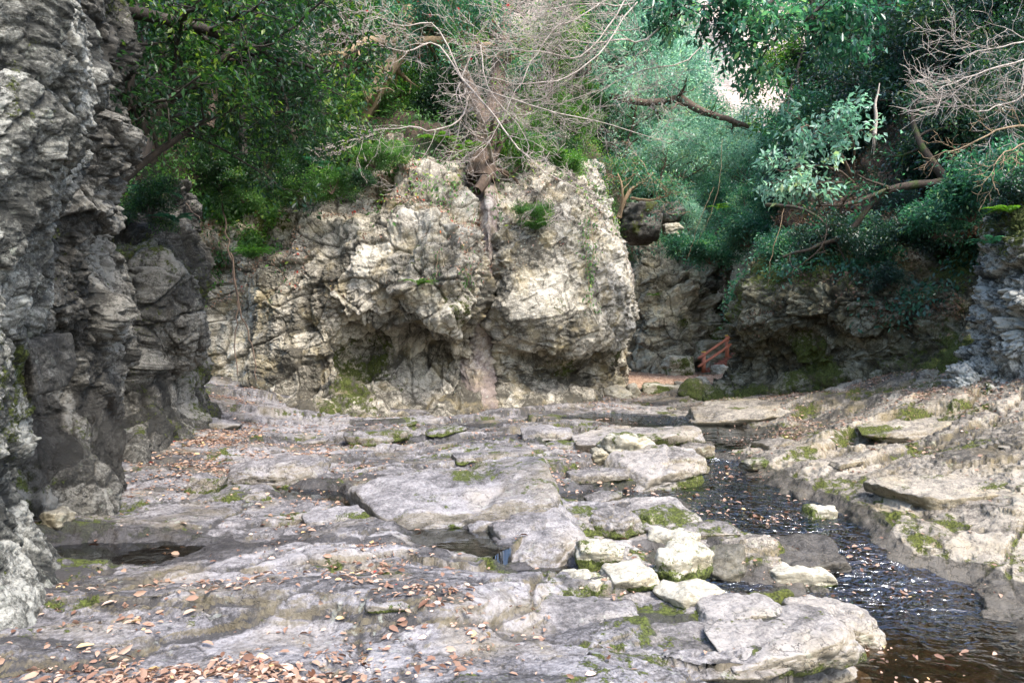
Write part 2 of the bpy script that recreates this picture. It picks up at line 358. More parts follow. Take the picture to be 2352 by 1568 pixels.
W2 += [np.array([-9, 3, .5]), np.array([-12, 12, 1.]), np.array([-14, 25, 2.]), np.array([9, 2, -.3]), np.array([0, 0, -.1]), np.array([5, 1, -.5]), np.array([-3, 1, .05]),
       np.array([18, 20, 3.]), np.array([0, 45, .8]), np.array([15, 45, 3.]), np.array([-20, 45, 3.]), np.array([30, 10, 3.])]
W2 = np.array(W2)
def tps_k(r2): return .5*r2*np.log(r2+1e-9)
_n = len(W2); _A = np.zeros((_n+3, _n+3))
_d = ((W2[:, None, :2]-W2[None, :, :2])**2).sum(2)
_A[:_n, :_n] = tps_k(_d)+np.eye(_n)*.35; _A[:_n, _n] = 1; _A[:_n, _n+1:] = W2[:, :2]; _A[_n, :_n] = 1; _A[_n+1:, :_n] = W2[:, :2].T
_w = np.linalg.solve(_A, np.concatenate([W2[:, 2], np.zeros(3)]))
def gbase(x, y):
    out = _w[_n]+_w[_n+1]*x+_w[_n+2]*y
    for i in range(_n): out = out+_w[i]*tps_k((x-W2[i, 0])**2+(y-W2[i, 1])**2)
    return out

streams = [[(1330, 957, .03, .35), (1400, 957, .02, .7), (1470, 965, .0, 1.1), (1560, 980, -.03, 1.2), (1640, 1006, -.06, .9), (1700, 1000, -.06, .7), (1645, 1030, -.09, .4), (1640, 1046, -.16, .28), (1640, 1066, -.24, .4),
            (1655, 1100, -.25, .75), (1690, 1150, -.28, 1.05), (1780, 1195, -.31, 1.15), (1900, 1240, -.36, .7), (1950, 1285, -.44, .6), (2000, 1340, -.52, .7), (2090, 1400, -.60, .9), (2240, 1470, -.62, 1.25), (2450, 1600, -.62, 1.9)],
           [(1690, 1150, -.28, .5), (1580, 1180, -.29, .5), (1540, 1220, -.33, .2), (1640, 1330, -.48, .3), (1700, 1350, -.5, .3), (1780, 1350, -.52, .3), (2000, 1400, -.6, .5)],
           [(1330, 1140, -.26, .25), (1440, 1140, -.27, .3), (1560, 1140, -.28, .4)]]
puddles = [[(130, 1275, .35), (230, 1270, .45), (340, 1268, .35), (430, 1262, .12)],
           [(560, 1120, .22), (680, 1135, .3), (790, 1150, .22), (860, 1180, .15), (950, 1205, .15), (1040, 1225, .35), (1080, 1255, .25)],
           [(1210, 1320, .15), (1290, 1320, .28), (1350, 1335, .12)],
           [(1545, 1448, .03), (1580, 1460, .07), (1620, 1475, .02)],
           [(850, 1010, .2), (1000, 1018, .25), (1200, 1020, .2)],
           [(820, 975, .15), (980, 978, .2), (1100, 985, .25)]]
pz = [-.17, -.16, -.32, -.33, -.05, -.02]
def seg_field(x, y, pts):
    """pts: (X,Y,level,half width). returns normalised distance (1 at bank), level"""
    best = np.full(x.shape, 99.); sw = np.full(x.shape, 1e-30); sl_ = np.zeros(x.shape)
    for a, b in zip(pts[:-1], pts[1:]):
        dx, dy = b[0]-a[0], b[1]-a[1]; L = dx*dx+dy*dy+1e-9
        t = np.clip(((x-a[0])*dx+(y-a[1])*dy)/L, 0, 1)
        q = np.hypot(x-a[0]-dx*t, y-a[1]-dy*t)-(a[3]+(b[3]-a[3])*t)
        w_ = np.exp(-5*np.clip(q, -2, 20))+1e-28; sw += w_; sl_ += w_*(a[2]+(b[2]-a[2])*t)
        best = np.minimum(best, q)
    lev = sl_/sw
    return best, lev
def mkpts(L): return [(*PZ(u, v, z)[:2], z, hw) for u, v, z, hw in L]
stream_pts = [mkpts(s) for s in streams]
pud_pts = [[(*PZ(u, v, z)[:2], z, hw) for u, v, hw in L] for L, z in zip(puddles, pz)]

CA, SA = math.cos(.42), math.sin(.42)
def plates(x, y, seed, along, across, amp, tilt, warp, crack, k=20.):
    a = x*CA+y*SA; b = -x*SA+y*CA
    p3 = np.stack([x, y, np.zeros_like(x)], 1)
    a = a+warp*along*fbm(p3/along*1.3, seed+3, 4)*.55; b = b+warp*across*fbm(p3/along*1.6+9, seed+4, 4)*.9
    qa, qb = a/along, b/across
    fa, fb = np.floor(qa), np.floor(qb)
    F1 = np.full(x.shape, 9.); F2 = np.full(x.shape, 9.); H = np.zeros_like(x); Wt = np.zeros_like(x); ids = np.zeros((len(x), 3))
    for dx in (-1, 0, 1):
        for dy in (-1, 0, 1):
            ca, cb = fa+dx, fb+dy; z0 = np.zeros_like(ca)
            u, v, e = h3(ca, cb, z0, seed), h3(ca, cb, z0, seed+5), h3(ca, cb, z0, seed+9)
            va, vb = qa-(ca+.1+.8*u), qb-(cb+.1+.8*v)
            d = np.sqrt(va*va+vb*vb)
            h = amp*(h3(ca, cb, z0, seed+13)-.5)*2-vb*across*tilt*(.4+1.3*v)+va*along*(e-.5)*tilt*.8
            w_ = np.exp(-k*d); H += h*w_; Wt += w_
            near = d < F1; F2 = np.where(near, F1, np.minimum(F2, d)); F1 = np.where(near, d, F1)
            ids[near, 0] = u[near]; ids[near, 1] = v[near]; ids[near, 2] = e[near]
    e = F2-F1
    return H/np.maximum(Wt, 1e-30)-crack*(1-sst(0, .05, e)), e, ids
def ground_at(x, y):
    x = np.asarray(x, float).ravel(); y = np.asarray(y, float).ravel()
    g = gbase(x, y)
    p3 = np.stack([x, y, np.zeros_like(x)], 1)
    # water fields
    best = np.full(x.shape, 99.); lev = np.zeros(x.shape)
    wob = .22*fbm(p3*1.7, 91, 4)
    sw = np.full(x.shape, 1e-30); lv_ = np.zeros(x.shape)
    for s in stream_pts:
        q, l = seg_field(x, y, s); w_ = np.exp(-5*np.clip(q, -2, 12))+1e-26; sw += w_; lv_ += w_*l; best = np.minimum(best, q)
    lev = lv_/sw
    best = best+wob
    pb = np.full(x.shape, 99.); pl = np.zeros(x.shape)
    for s in pud_pts:
        q, l = seg_field(x, y, s); m = q < pb; pb = np.where(m, q, pb); pl = np.where(m, l, pl)
    pb = pb+wob*.7
    leafy = sst(21.5, 24, y)*(1-sst(34, 38, y))             # flat leafy terrace beyond the rocks
    flat = 1-leafy*.93
    am = (.75+.5*fbm(p3*.35, 55, 2))*flat
    h1, e1, id1 = plates(x, y, 11, 2.2, 1.05, .055, .15, .28, .04, 15)
    h2, e2, id2 = plates(x, y, 23, .95, .42, .024, .15, .35, .025, 11)
    h3_, e3, id3 = plates(x, y, 37, .30, .13, .006, .12, .5, .006, 9)
    h = h1*am+h2*am*(.5+.7*sst(-.2, .5, vnoise(p3*.6, 77)))+h3_*flat*.8
    h = h+.05*fbm(p3*.8, 61, 3)*flat
    aa = np.stack([(x*CA+y*SA)*3, (-x*SA+y*CA)*14, np.zeros_like(x)], 1)
    h = h+.007*fbm(aa, 67, 4)*flat+.006*fbm(p3*9, 69, 3)
    # bedding ledges on the right bank, stepped up towards the right-hand cliff
    rb = sst(1.5, 4.5, x-.12*y)*sst(5.5, 8, y)
    q = (g*1.0+1.2*h)/.16
    fr = q-np.floor(q); st = (np.floor(q)+sst(.0, .4, fr)*.8+fr*.2)*.16
    g2 = g+(st-g)*rb*.8
    z = g+h*(1+.1*rb)
    # carve channels
    t = 1-sst(-.40, .12, best)
    z = np.minimum(z, lev+.07+.30*np.clip(best, 0, 9)+h*.6+.02*fbm(p3*6, 83, 3))
    bedz = lev-.035-.09*np.clip(-best, 0, 1)+.03*fbm(p3*5, 81, 3)+h*.4+.05*(id2[:, 0]-.5)
    z = z*(1-t)+np.minimum(z, bedz)*t
    # cap so banks don't drown: next to the stream the rock is at least just above water
    tp = 1-sst(-.12, .10, pb)
    z = z*(1-tp)+np.minimum(z, pl-.03+h*.15)*tp
    near = (1-sst(.0, .5, best))*(1-t)
    z = np.where((best > .1), np.maximum(z, lev+.005-.9*sst(.5, 1.5, best)), z)
    near2 = (pb > .1) & (pb < .45)
    z = np.where(near2, np.maximum(z, pl+.003), z)
    # thin bedding laminae on every broken edge
    zq = (z+.10*(x*.15-y*.05)+(.03+.05*rb)*fbm(p3*1.8, 85, 3))/.052; fz = zq-np.floor(zq)
    z = z+.052*(np.floor(zq)+sst(.15, .6, fz)-zq)*(.35+.5*rb)*flat*(1-t)
    rg = .03*(1+fbm(p3*4.5, 87, 4))+.9*np.clip(h+.04, 0, 1)*.5
    z = np.where((best > .13) & (best < .9), np.maximum(z, lev+.008+sst(.13, .4, best)*rg), z)
    z = np.where((pb > .1) & (pb < .45), np.maximum(z, pl+.006+sst(.1, .3, pb)*rg), z)
    return z, dict(best=best, lev=lev, pb=pb, pl=pl, e1=e1, e2=e2, id1=id1, id2=id2, id3=id3, e3=e3, leafy=leafy, p3=p3, rb=rb)

NR, NC = 1050, 1250
yy = (np.linspace(1.6**-.62, 46**-.62, NR))**(-1/.62)
ss = np.linspace(-1, 1, NC)
XX = ss[None, :]*(yy[:, None]*.86+2.4); YY = np.repeat(yy[:, None], NC, 1)
gx, gy = XX.ravel(), YY.ravel()
gz, gi = ground_at(gx, gy)
GV = np.stack([gx, gy, gz], 1)
_N = grid_normals(GV, NR, NC); _N *= np.sign(_N[:, 2:3])
_f = np.clip(.25+2.2*(1-_N[:, 2]), 0, 1)*(1-gi['leafy'])*sst(-.5, -.2, gi['best'])*sst(-.3, -.1, gi['pb'])
_k = (_f > .02) & (np.abs(gx) < .8*gy+1.5); _d = np.zeros(len(gx)); _d[_k] = fracture(GV[_k], 701, .24, .022, flat=.5, rot=.1)[0]+fracture(GV[_k], 711, .085, .009, flat=.5, rot=.1)[0]
GV = GV+_N*(_d*_f)[:, None]; gz = GV[:, 2].copy()
wetn = fbm(gi['p3']*2.5, 101, 3)
wet = np.maximum(1-sst(.02, .20, gi['best']+.05*wetn), (1-sst(.0, .30, gi['pb']+.1*wetn)))
# seep band on the left, dark glistening rock below the near cliff
_b, _l = seg_field(gx, gy, [(*PZ(u, v, -.1)[:2], 0, hw) for u, v, hw in ((110, 1250, .18), (330, 1240, .20), (560, 1245, .16), (760, 1235, .10))])
wet = np.maximum(wet, 1-sst(-.05, .15, _b+.12*wetn))
_b, _l = seg_field(gx, gy, [(*PZ(u, v, -.12)[:2], 0, hw) for u, v, hw in ((330, 1290, .12), (560, 1275, .16), (800, 1240, .1), (900, 1250, .07), (1000, 1280, .04))])
wet = np.maximum(wet, 1-sst(-.05, .12, _b+.1*wetn))
below = np.clip((gi['lev']+.02-gz)/.03, 0, 1)*(gi['best'] < .3)
wet = np.maximum(wet, below)
mossn = fbm(gi['p3']*1.4, 111, 3)
bank = (1-sst(.06, .55, gi['best']))*sst(-.1, .1, gi['best'])
bank2 = (1-sst(.05, .35, gi['pb']))*sst(-.05, .1, gi['pb'])
moss = .05+.30*np.maximum(bank, bank2)+.32*sst(-.15, .8, mossn)
moss = moss+.14*(1-sst(0, .10, gi['e1']))+.10*(1-sst(0, .1, gi['e2']))+.08*gi['rb']
white = np.clip(.40*bank*sst(.0, .5, fbm(gi['p3']*.9+4, 121, 2)), 0, 1)
_wx = PZ(1480, 1290, -.3)
white = np.maximum(white, .5*np.exp(-(((gx-_wx[0]-.1)/.75)**2+((gy-_wx[1])/.8)**2)))
tone = .5+.5*(gi['id1'][:, 0]-.5)+.5*(gi['id2'][:, 2]-.5)+.25*(gi['id3'][:, 2]-.5)-.55*(1-sst(0, .05, gi['e1']))-.4*(1-sst(0, .06, gi['e2']))-.25*(1-sst(0, .09, gi['e3']))
gmask = np.stack([moss*(1-gi['leafy']), wet, white*(1-wet), tone], 1)
GN = grid_normals(GV, NR, NC)
if GN[:, 2].mean() < 0: GN = -GN
fq = grid_faces(NR, NC)
o = add('ground', mesh_from('ground', GV, fq, np.arange(len(fq))*4, M['bed'], gmask, extra={'leafy': gi['leafy'], 'ochre': sst(-1.5, 5, gx-.05*gy+1.6*fbm(gi['p3']*.35, 151, 3))}))
tag(o, 'grey bedrock floor of the gorge broken into tilted slabs and ledges', 'ground', kind='structure')
# hinterland sheet reaching far beyond the gorge
bm = bmesh.new()
for s in range(1): pass
vs = [bm.verts.new(c) for c in ((-900, -900, -3), (900, -900, -3), (900, 900, -3), (-900, 900, -3))]
bm.faces.new(vs); me = bpy.data.meshes.new('terrain'); bm.to_mesh(me); bm.free(); me.materials.append(M['soil'])
tag(add('terrain', me), 'dark soil of the land around the gorge', 'terrain', kind='structure')

def water_obj(name, field, levf, thr, mat, label, foamf=None, rip=.004):
    f2 = (field < thr) & (gz < levf+.05)
    F2 = f2.reshape(NR, NC)
    keep = F2[:-1, :-1] | F2[1:, :-1] | F2[:-1, 1:] | F2[1:, 1:]
    q = grid_faces(NR, NC, keep)
    used, inv = np.unique(q, return_inverse=True)
    V = GV[used].copy(); V[:, 2] = levf[used]+rip*fbm(np.stack([V[:, 0], V[:, 1]*1.6, V[:, 1]*0], 1)*6, 131, 3)
    foam = foamf[used] if foamf is not None else np.zeros(len(used))
    V[:, 2] += foam*.02*fbm(np.stack([V[:, 0], V[:, 1], V[:, 1]*0], 1)*25, 133, 2)
    o = add(name, mesh_from(name, V, inv.reshape(-1), np.arange(len(q))*4, mat, extra={'foam': foam}))
    return tag(o, label, 'water', kind='structure')
foam = np.zeros(len(gx))
for (u, v, z, r, a) in ((1700, 1150, -.27, 1.0, .3), (1800, 1190, -.3, .8, .34), (2010, 1340, -.5, .55, .4), (1940, 1280, -.4, .5, .4), (1660, 1095, -.25, .4, .4), (1560, 1195, -.3, .4, .3), (1640, 1050, -.17, .22, .8), (1535, 957, .0, .5, .55), (1960, 1290, -.42, .25, .42), (1985, 1330, -.52, .3, .40), (2090, 1385, -.58, .3, .35), (1705, 1345, -.5, .25, .45), (1530, 968, 0, .3, .5)):
    p = PZ(u, v, z); foam = np.maximum(foam, a*np.exp(-((gx-p[0])**2+(gy-p[1])**2)/(2*r*r)))
# smooth level field of the stream
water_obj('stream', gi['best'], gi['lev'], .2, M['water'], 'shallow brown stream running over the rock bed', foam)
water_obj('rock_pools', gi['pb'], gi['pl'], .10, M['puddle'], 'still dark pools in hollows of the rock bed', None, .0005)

# ------------------------------------------------------------------ lofted cliffs
def cr(pts, t):
    """Catmull-Rom through pts (n,...) at params t in [0,n-1]"""
    n = len(pts); i = np.clip(np.floor(t).astype(int), 0, n-2); f = (t-i)
    sh = (-1,)+(1,)*(pts.ndim-1); f = f.reshape(sh)
    p0 = pts[np.maximum(i-1, 0)]; p1 = pts[i]; p2 = pts[i+1]; p3 = pts[np.minimum(i+2, n-1)]
    return .5*((2*p1)+(-p0+p2)*f+(2*p0-5*p1+4*p2-p3)*f*f+(-p0+3*p1-3*p2+p3)*f**3)
def resample(poly, k):
    poly = np.array(poly); fine = cr(poly, np.linspace(0, len(poly)-1, 200))
    d = np.concatenate([[0], np.cumsum(np.linalg.norm(np.diff(fine, axis=0), axis=1))]); d /= d[-1]
    t = np.interp(np.linspace(0, 1, k), d, np.arange(200))
    i = np.clip(t.astype(int), 0, 198); f = (t-i)[:, None]
    return fine[i]*(1-f)+fine[i+1]*f
def loft(stations, nu, nv, k=14, drop=0.):
    S = np.array([resample(([P(*s[0])-np.array([0, 0, drop])] if drop else [])+[P(*q) for q in s], k) for s in stations])        # (ns,k,3)
    # spread columns by chord length between stations
    mid = S.mean(1); d = np.concatenate([[0], np.cumsum(np.linalg.norm(np.diff(mid, axis=0), axis=1)+.15)]); d /= d[-1]
    tu = np.interp(np.linspace(0, 1, nu), d, np.arange(len(S)))
    A = cr(S, tu)                                                            # (nu,k,3)
    B = cr(np.swapaxes(A, 0, 1), np.linspace(0, k-1, nv))                    # (nv,nu,3)
    return B
def cliff(name, stations, nu, nv, mat, label, seed, big=.35, a1=.22, a2=.09, a3=.03, c1=.9, c2=.34, c3=.13, mossf=.2, wetf=0., whitef=0., smoothmask=None, tonef=.5, rot=.25, post=None, outward=None, flat=.72, flute=0.):
    B = loft(stations, nu, nv, drop=.45); V = B.reshape(-1, 3)
    N = grid_normals(V, nv, nu)
    ref = np.array([0, 0, CAMZ]) if outward is None else np.array(outward)
    if ((ref-V)*N).sum(1).mean() < 0: N = -N
    D = big*fbm(V*.55, seed+31, 3)+big*.35*fbm(V*1.5, seed+35, 3)
    D = D+flute*fbm(V*np.array([1.7, 1.7, .3]), seed+37, 3)
    d1, i1, e1 = fracture(V, seed, c1, a1, rot=rot, flat=flat); d2, i2, e2 = fracture(V, seed+40, c2, a2, rot=rot, flat=flat); d3, i3, e3 = fracture(V, seed+80, c3, a3, rot=rot)
    k = .45+.75*sst(-.4, .5, fbm(V*.5, seed+90, 2))
    sm = 1.0 if smoothmask is None else smoothmask(V)
    d4, i4, e4 = fracture(V, seed+120, c3*.5, a3*.45, rot=rot)
    D = D+(d1*(.6+.4*k)+d2*k+d3*(k+.2)+d4)*sm+.012*fbm(V*8, seed+95, 3)
    V2 = V+N*D[:, None]
    mo = np.clip(mossf+.35*fbm(V*.8, seed+97, 3)+.18*np.clip(N[:, 2], 0, 1), 0, 1)
    we = wetf if not callable(wetf) else wetf(V); wh = whitef if not callable(whitef) else whitef(V)
    tone = tonef+.22*fbm(V*np.array([1.8, 1.8, .28]), seed+99, 3)-.35*(1-sst(0, .07, e1))-.3*(1-sst(0, .09, e2))+.5*(i1[:, 1]-.5)+.35*(i2[:, 1]-.5)+.2*(i3[:, 2]-.5)
    if seed in (301, 361, 331): tone = tone-.42*(1-sst(.3, 1.5, V[:, 2]+.5*fbm(V*.7, seed+98, 3))); wh = wh*sst(.8, 1.8, V[:, 2])  # splash-zone darkening of the foot, put in to offset its overbright lighting
    mask = np.stack([mo*.9*np.ones(len(V)), we*np.ones(len(V)), wh*np.ones(len(V)), tone], 1)
    q = grid_faces(nv, nu)
    o = add(name, mesh_from(name, V2, q, np.arange(len(q))*4, mat, mask))
    tag(o, label, 'cliff', kind='structure')
    o['_'] = 0; del o['_']
    return o, V2, N

def seep(pts, r, a=1.):
    C = [P(*p) for p in pts]
    def f(V):
        out = np.zeros(len(V))
        for c in C: out = np.maximum(out, a*np.exp(-(((V-c)/np.array([r, r*2, r*2.2]))**2).sum(1)))
        return out
    return f
CL = []
# A: nearest wall at the left edge
A = [[(-420, 1500, 3.2), (-420, 900, 3.3), (-420, 300, 3.5), (-420, -300, 4.0)],
     [(-200, 1480, 3.6), (-230, 1200, 3.6), (-220, 800, 3.7), (-180, 300, 4.0), (-150, -300, 4.4)],
     [(-20, 1470, 3.95), (-50, 1250, 4.1), (-50, 900, 4.3), (-20, 500, 4.2), (20, 200, 4.3), (30, -300, 4.6)],
     [(45, 1410, 4.25), (8, 1200, 4.5), (0, 1000, 4.7), (5, 850, 4.7), (50, 500, 4.6), (85, 200, 4.6), (110, -300, 4.8)],
     [(112, 1345, 4.75), (55, 1180, 5.0), (22, 1000, 5.2), (22, 860, 5.2), (85, 500, 5.1), (148, 200, 5.0), (140, -300, 5.2)],
     [(130, 1300, 5.6), (60, 1150, 5.8), (20, 1000, 6.0), (20, 860, 6.0), (90, 500, 5.9), (130, 200, 5.8), (140, -300, 6.0)],
     [(-100, 1250, 6.5), (-150, 1000, 6.6), (-150, 500, 6.6), (-150, -300, 6.8)]]
CL.append(cliff('cliff', A, 520, 760, M['cliff_near'], 'nearest grey rock wall at the left edge with lumpy lit face flaring to its foot', 201, big=.16, a1=.13, a2=.05, a3=.02, c1=.55, c2=.2, c3=.08, mossf=.2, whitef=.04, tonef=.5, flat=1.15, flute=.10, smoothmask=lambda V: .4+.6*sst(.1, 1.0, V[:, 2])))
# B: tall dark wall behind it
B_ = [[(-100, 1260, 6.2), (-100, 900, 6.6), (-100, 400, 6.4), (-80, -300, 6.6)],
      [(60, 1230, 6.4), (40, 1100, 6.7), (40, 900, 7.0), (60, 500, 6.8), (100, -300, 6.9)],
      [(170, 1195, 6.8), (130, 1050, 7.1), (110, 900, 7.5), (140, 700, 7.3), (180, 300, 7.2), (190, -300, 7.3)],
      [(270, 1160, 7.1), (225, 1020, 7.5), (200, 900, 7.9), (215, 700, 7.8), (240, 300, 7.6), (240, -300, 7.7)],
      [(285, 1125, 7.7), (248, 1000, 8.0), (240, 850, 8.3), (240, 700, 8.3), (240, 400, 8.2), (255, 200, 8.0), (248, -300, 8.1)],
      [(300, 1090, 8.6), (255, 980, 9.0), (245, 800, 9.2), (245, 400, 9.2), (250, -300, 9.2)],
      [(150, 1080, 9.6), (120, 900, 10), (120, 400, 10), (120, -300, 10)]]
CL.append(cliff('cliff', B_, 560, 760, M['cliff_dark'], 'tall dark fluted rock wall with blackened seeping foot, second from the left', 231, big=.2, a1=.20, a2=.08, a3=.03, c1=.7, c2=.26, c3=.1, mossf=.16, flat=1.15, flute=.14,
                wetf=lambda V: 1.15*(1-sst(.7, 1.7, V[:, 2]+.4*fbm(V*.8, 5, 2)))*sst(-.25, .15, fbm(V*np.array([1.4, 1.4, .25]), 7, 2)) if True else seep([(100, 1080, 6.8), (215, 1060, 7.4), (220, 1120, 7.2), (70, 1130, 6.6), (240, 1100, 7.4)], .55, 1.2), whitef=.15, tonef=.58, smoothmask=lambda V: .4+.6*sst(.5, 1.6, V[:, 2])))
# C: low buttress with cave slit beside it
C_ = [[(200, 1080, 9.4), (190, 900, 10.2), (200, 700, 10.4), (220, 560, 10.6), (240, 420, 12)],
      [(310, 1050, 9.4), (290, 950, 10.4), (285, 820, 10.9), (285, 700, 10.7), (300, 590, 10.7), (310, 480, 12)],
      [(400, 1015, 10.6), (370, 930, 10.9), (360, 850, 11.2), (345, 740, 10.8), (350, 620, 10.8), (370, 540, 11.6), (380, 440, 13)],
      [(490, 990, 12.2), (460, 950, 12.2), (445, 890, 12.2), (455, 800, 11.7), (450, 700, 11.6), (440, 610, 11.8), (430, 560, 12.6), (430, 450, 14)],
      [(505, 975, 13.0), (480, 930, 13.2), (468, 880, 13.4), (474, 780, 13.0), (468, 680, 12.8), (460, 610, 13.0), (450, 540, 14), (450, 450, 15)],
      [(450, 930, 14.5), (420, 880, 15), (420, 700, 15), (420, 600, 15), (420, 450, 16)]]
CL.append(cliff('cliff', C_, 460, 460, M['cliff_dark'], 'squat dark buttress with undercut foot, third wall from the left', 261, big=.2, a1=.22, a2=.09, a3=.035, mossf=.24, tonef=.50, flat=1., flute=.12, smoothmask=lambda V: .4+.6*sst(.6, 1.5, V[:, 2])))
# D: the long pale wall
D_ = [[(400, 900, 16.5), (400, 780, 17.4), (400, 620, 17.6), (400, 500, 18.0), (400, 380, 19)],
      [(480, 870, 17.6), (475, 800, 17.8), (475, 700, 17.8), (475, 600, 17.9), (480, 490, 18.2), (480, 400, 19.2)],
      [(590, 905, 16.8), (570, 850, 17.3), (570, 750, 17.4), (570, 650, 17.4), (560, 560, 17.8), (560, 470, 18.8), (560, 350, 21)],
      [(700, 955, 15.6), (670, 900, 16.6), (660, 800, 17.0), (660, 700, 17.0), (650, 600, 17.3), (650, 520, 18.0), (650, 400, 20)],
      [(800, 965, 15.4), (770, 900, 16.5), (765, 800, 16.9), (765, 700, 16.7), (765, 600, 16.8), (770, 500, 17.6), (780, 360, 20)],
      [(900, 968, 15.2), (860, 910, 16.3), (835, 810, 18.2), (840, 740, 16.9), (840, 640, 16.4), (860, 520, 16.8), (880, 400, 18.2), (890, 300, 20.5)],
      [(990, 960, 15.4), (960, 900, 17.1), (950, 810, 18.1), (945, 740, 16.5), (950, 690, 15.9), (960, 560, 16.1), (970, 430, 17.4), (960, 320, 19.8), (950, 260, 22)],
      [(1080, 952, 15.7), (1050, 900, 16.8), (1030, 825, 18.2), (1045, 780, 16.6), (1070, 700, 16.0), (1060, 580, 16.2), (1050, 480, 17.2), (1030, 380, 19.0), (1010, 300, 21.5)],
      [(1120, 945, 16.2), (1085, 900, 17.4), (1070, 840, 18), (1092, 770, 17.4), (1112, 690, 16.9), (1108, 600, 17.0), (1095, 500, 17.8), (1080, 430, 18.8), (1060, 340, 21.5)],
      [(1130, 940, 18.6), (1100, 880, 19), (1090, 780, 19), (1100, 690, 18.8), (1100, 600, 18.8), (1090, 500, 19.4), (1090, 400, 21)]]
def dsm(V):  # smooth foot, blocky above
    return .35+.65*sst(.2, 1.1, V[:, 2])
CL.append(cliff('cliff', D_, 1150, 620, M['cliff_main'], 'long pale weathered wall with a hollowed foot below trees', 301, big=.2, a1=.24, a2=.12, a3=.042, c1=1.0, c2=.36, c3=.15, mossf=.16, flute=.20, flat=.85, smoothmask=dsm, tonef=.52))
# E: pinkish recess
E_ = [[(1060, 960, 17.2), (1060, 800, 18.2), (1080, 600, 18.0), (1080, 400, 19)],
      [(1100, 950, 16.9), (1095, 870, 17.5), (1100, 780, 17.7), (1110, 650, 17.4), (1115, 520, 17.6), (1110, 380, 19.5)],
      [(1150, 940, 17.3), (1140, 860, 17.7), (1140, 780, 17.9), (1140, 650, 17.5), (1135, 520, 17.8), (1130, 380, 19.5)],
      [(1220, 930, 19), (1220, 700, 19.4), (1200, 400, 21.5)]]
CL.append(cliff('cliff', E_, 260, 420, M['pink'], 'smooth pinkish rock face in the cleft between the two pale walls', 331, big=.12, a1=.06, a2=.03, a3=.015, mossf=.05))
# F: the bulging pillar
F_ = [[(1140, 935, 18.8), (1140, 850, 19.4), (1140, 700, 19.2), (1130, 550, 19.4), (1120, 420, 21)],
      [(1130, 945, 17.0), (1145, 900, 17.7), (1142, 820, 17.8), (1138, 700, 17.4), (1145, 600, 17.4), (1135, 520, 18.0), (1120, 440, 19.2), (1120, 370, 21.5)],
      [(1230, 935, 17.2), (1220, 890, 18.4), (1205, 845, 18.7), (1195, 760, 17.0), (1200, 640, 16.9), (1200, 540, 17.6), (1200, 470, 18.6), (1210, 390, 20.0), (1210, 340, 22)],
      [(1330, 935, 18.0), (1300, 895, 19.0), (1285, 850, 19.6), (1285, 780, 17.2), (1290, 640, 17.1), (1280, 540, 17.8), (1270, 460, 18.8), (1260, 400, 20.2), (1250, 340, 22.5)],
      [(1390, 925, 18.8), (1345, 890, 20.0), (1335, 845, 20.6), (1365, 780, 18.2), (1375, 660, 18.0), (1350, 540, 18.8), (1330, 460, 19.8), (1310, 410, 21.0), (1290, 350, 23.5)],
      [(1415, 905, 20.8), (1385, 870, 21.2), (1400, 820, 20.6), (1435, 760, 19.8), (1440, 680, 19.6), (1410, 570, 20.2), (1385, 500, 21.0), (1360, 440, 22.0), (1330, 370, 24.5)],
      [(1435, 885, 23.4), (1420, 850, 23.4), (1432, 790, 22.6), (1458, 730, 22.0), (1455, 660, 22.0), (1435, 580, 22.4), (1415, 520, 23), (1390, 450, 24.0), (1360, 370, 26.5)],
      [(1420, 870, 26.5), (1400, 800, 26), (1425, 700, 25), (1420, 600, 25), (1400, 500, 26), (1370, 400, 28)],
      [(1300, 860, 30), (1300, 700, 29), (1300, 500, 29), (1300, 400, 31)]]
PC = P(1240, 690, 17.2)
def fsm(V):
    g = np.exp(-(((V[:, 0]-PC[0]-.35)/1.25)**2+((V[:, 2]-PC[2])/1.0)**2))
    return np.clip((1-.82*g)*(.4+.6*sst(.1, .9, V[:, 2])), 0, 1)
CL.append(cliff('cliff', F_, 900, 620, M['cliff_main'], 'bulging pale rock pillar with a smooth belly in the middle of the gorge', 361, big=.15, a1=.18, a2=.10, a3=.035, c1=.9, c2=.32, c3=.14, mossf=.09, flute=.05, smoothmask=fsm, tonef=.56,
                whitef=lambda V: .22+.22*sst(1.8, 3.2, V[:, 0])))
# G: back wall
G_ = [[(1300, 860, 37), (1300, 700, 38), (1300, 520, 40)],
      [(1410, 862, 35.5), (1410, 780, 36.0), (1410, 650, 36.5), (1420, 520, 38)],
      [(1470, 865, 34.2), (1460, 820, 35), (1455, 740, 35), (1450, 640, 35.5), (1440, 560, 36.5), (1440, 480, 40)],
      [(1530, 862, 34.2), (1530, 810, 34.6), (1525, 740, 34.4), (1520, 660, 35), (1515, 580, 36.2), (1510, 520, 39)],
      [(1600, 858, 34.8), (1600, 800, 34.8), (1595, 730, 34.6), (1590, 650, 35.2), (1580, 590, 36.5), (1580, 520, 39.5)],
      [(1650, 850, 35.2), (1655, 790, 35.4), (1650, 730, 35.4), (1640, 660, 35.8), (1640, 600, 37.0), (1640, 530, 40)],
      [(1664, 850, 38), (1672, 780, 38), (1668, 730, 38), (1655, 670, 38), (1655, 610, 38.5), (1660, 530, 41)]]
CL.append(cliff('cliff', G_, 480, 440, M['cliff_grey'], 'grey-brown back wall closing the gorge behind the leafy terrace', 391, big=.4, a1=.42, a2=.2, a3=.08, c1=1.4, c2=.6, c3=.25, mossf=.16, tonef=.56))
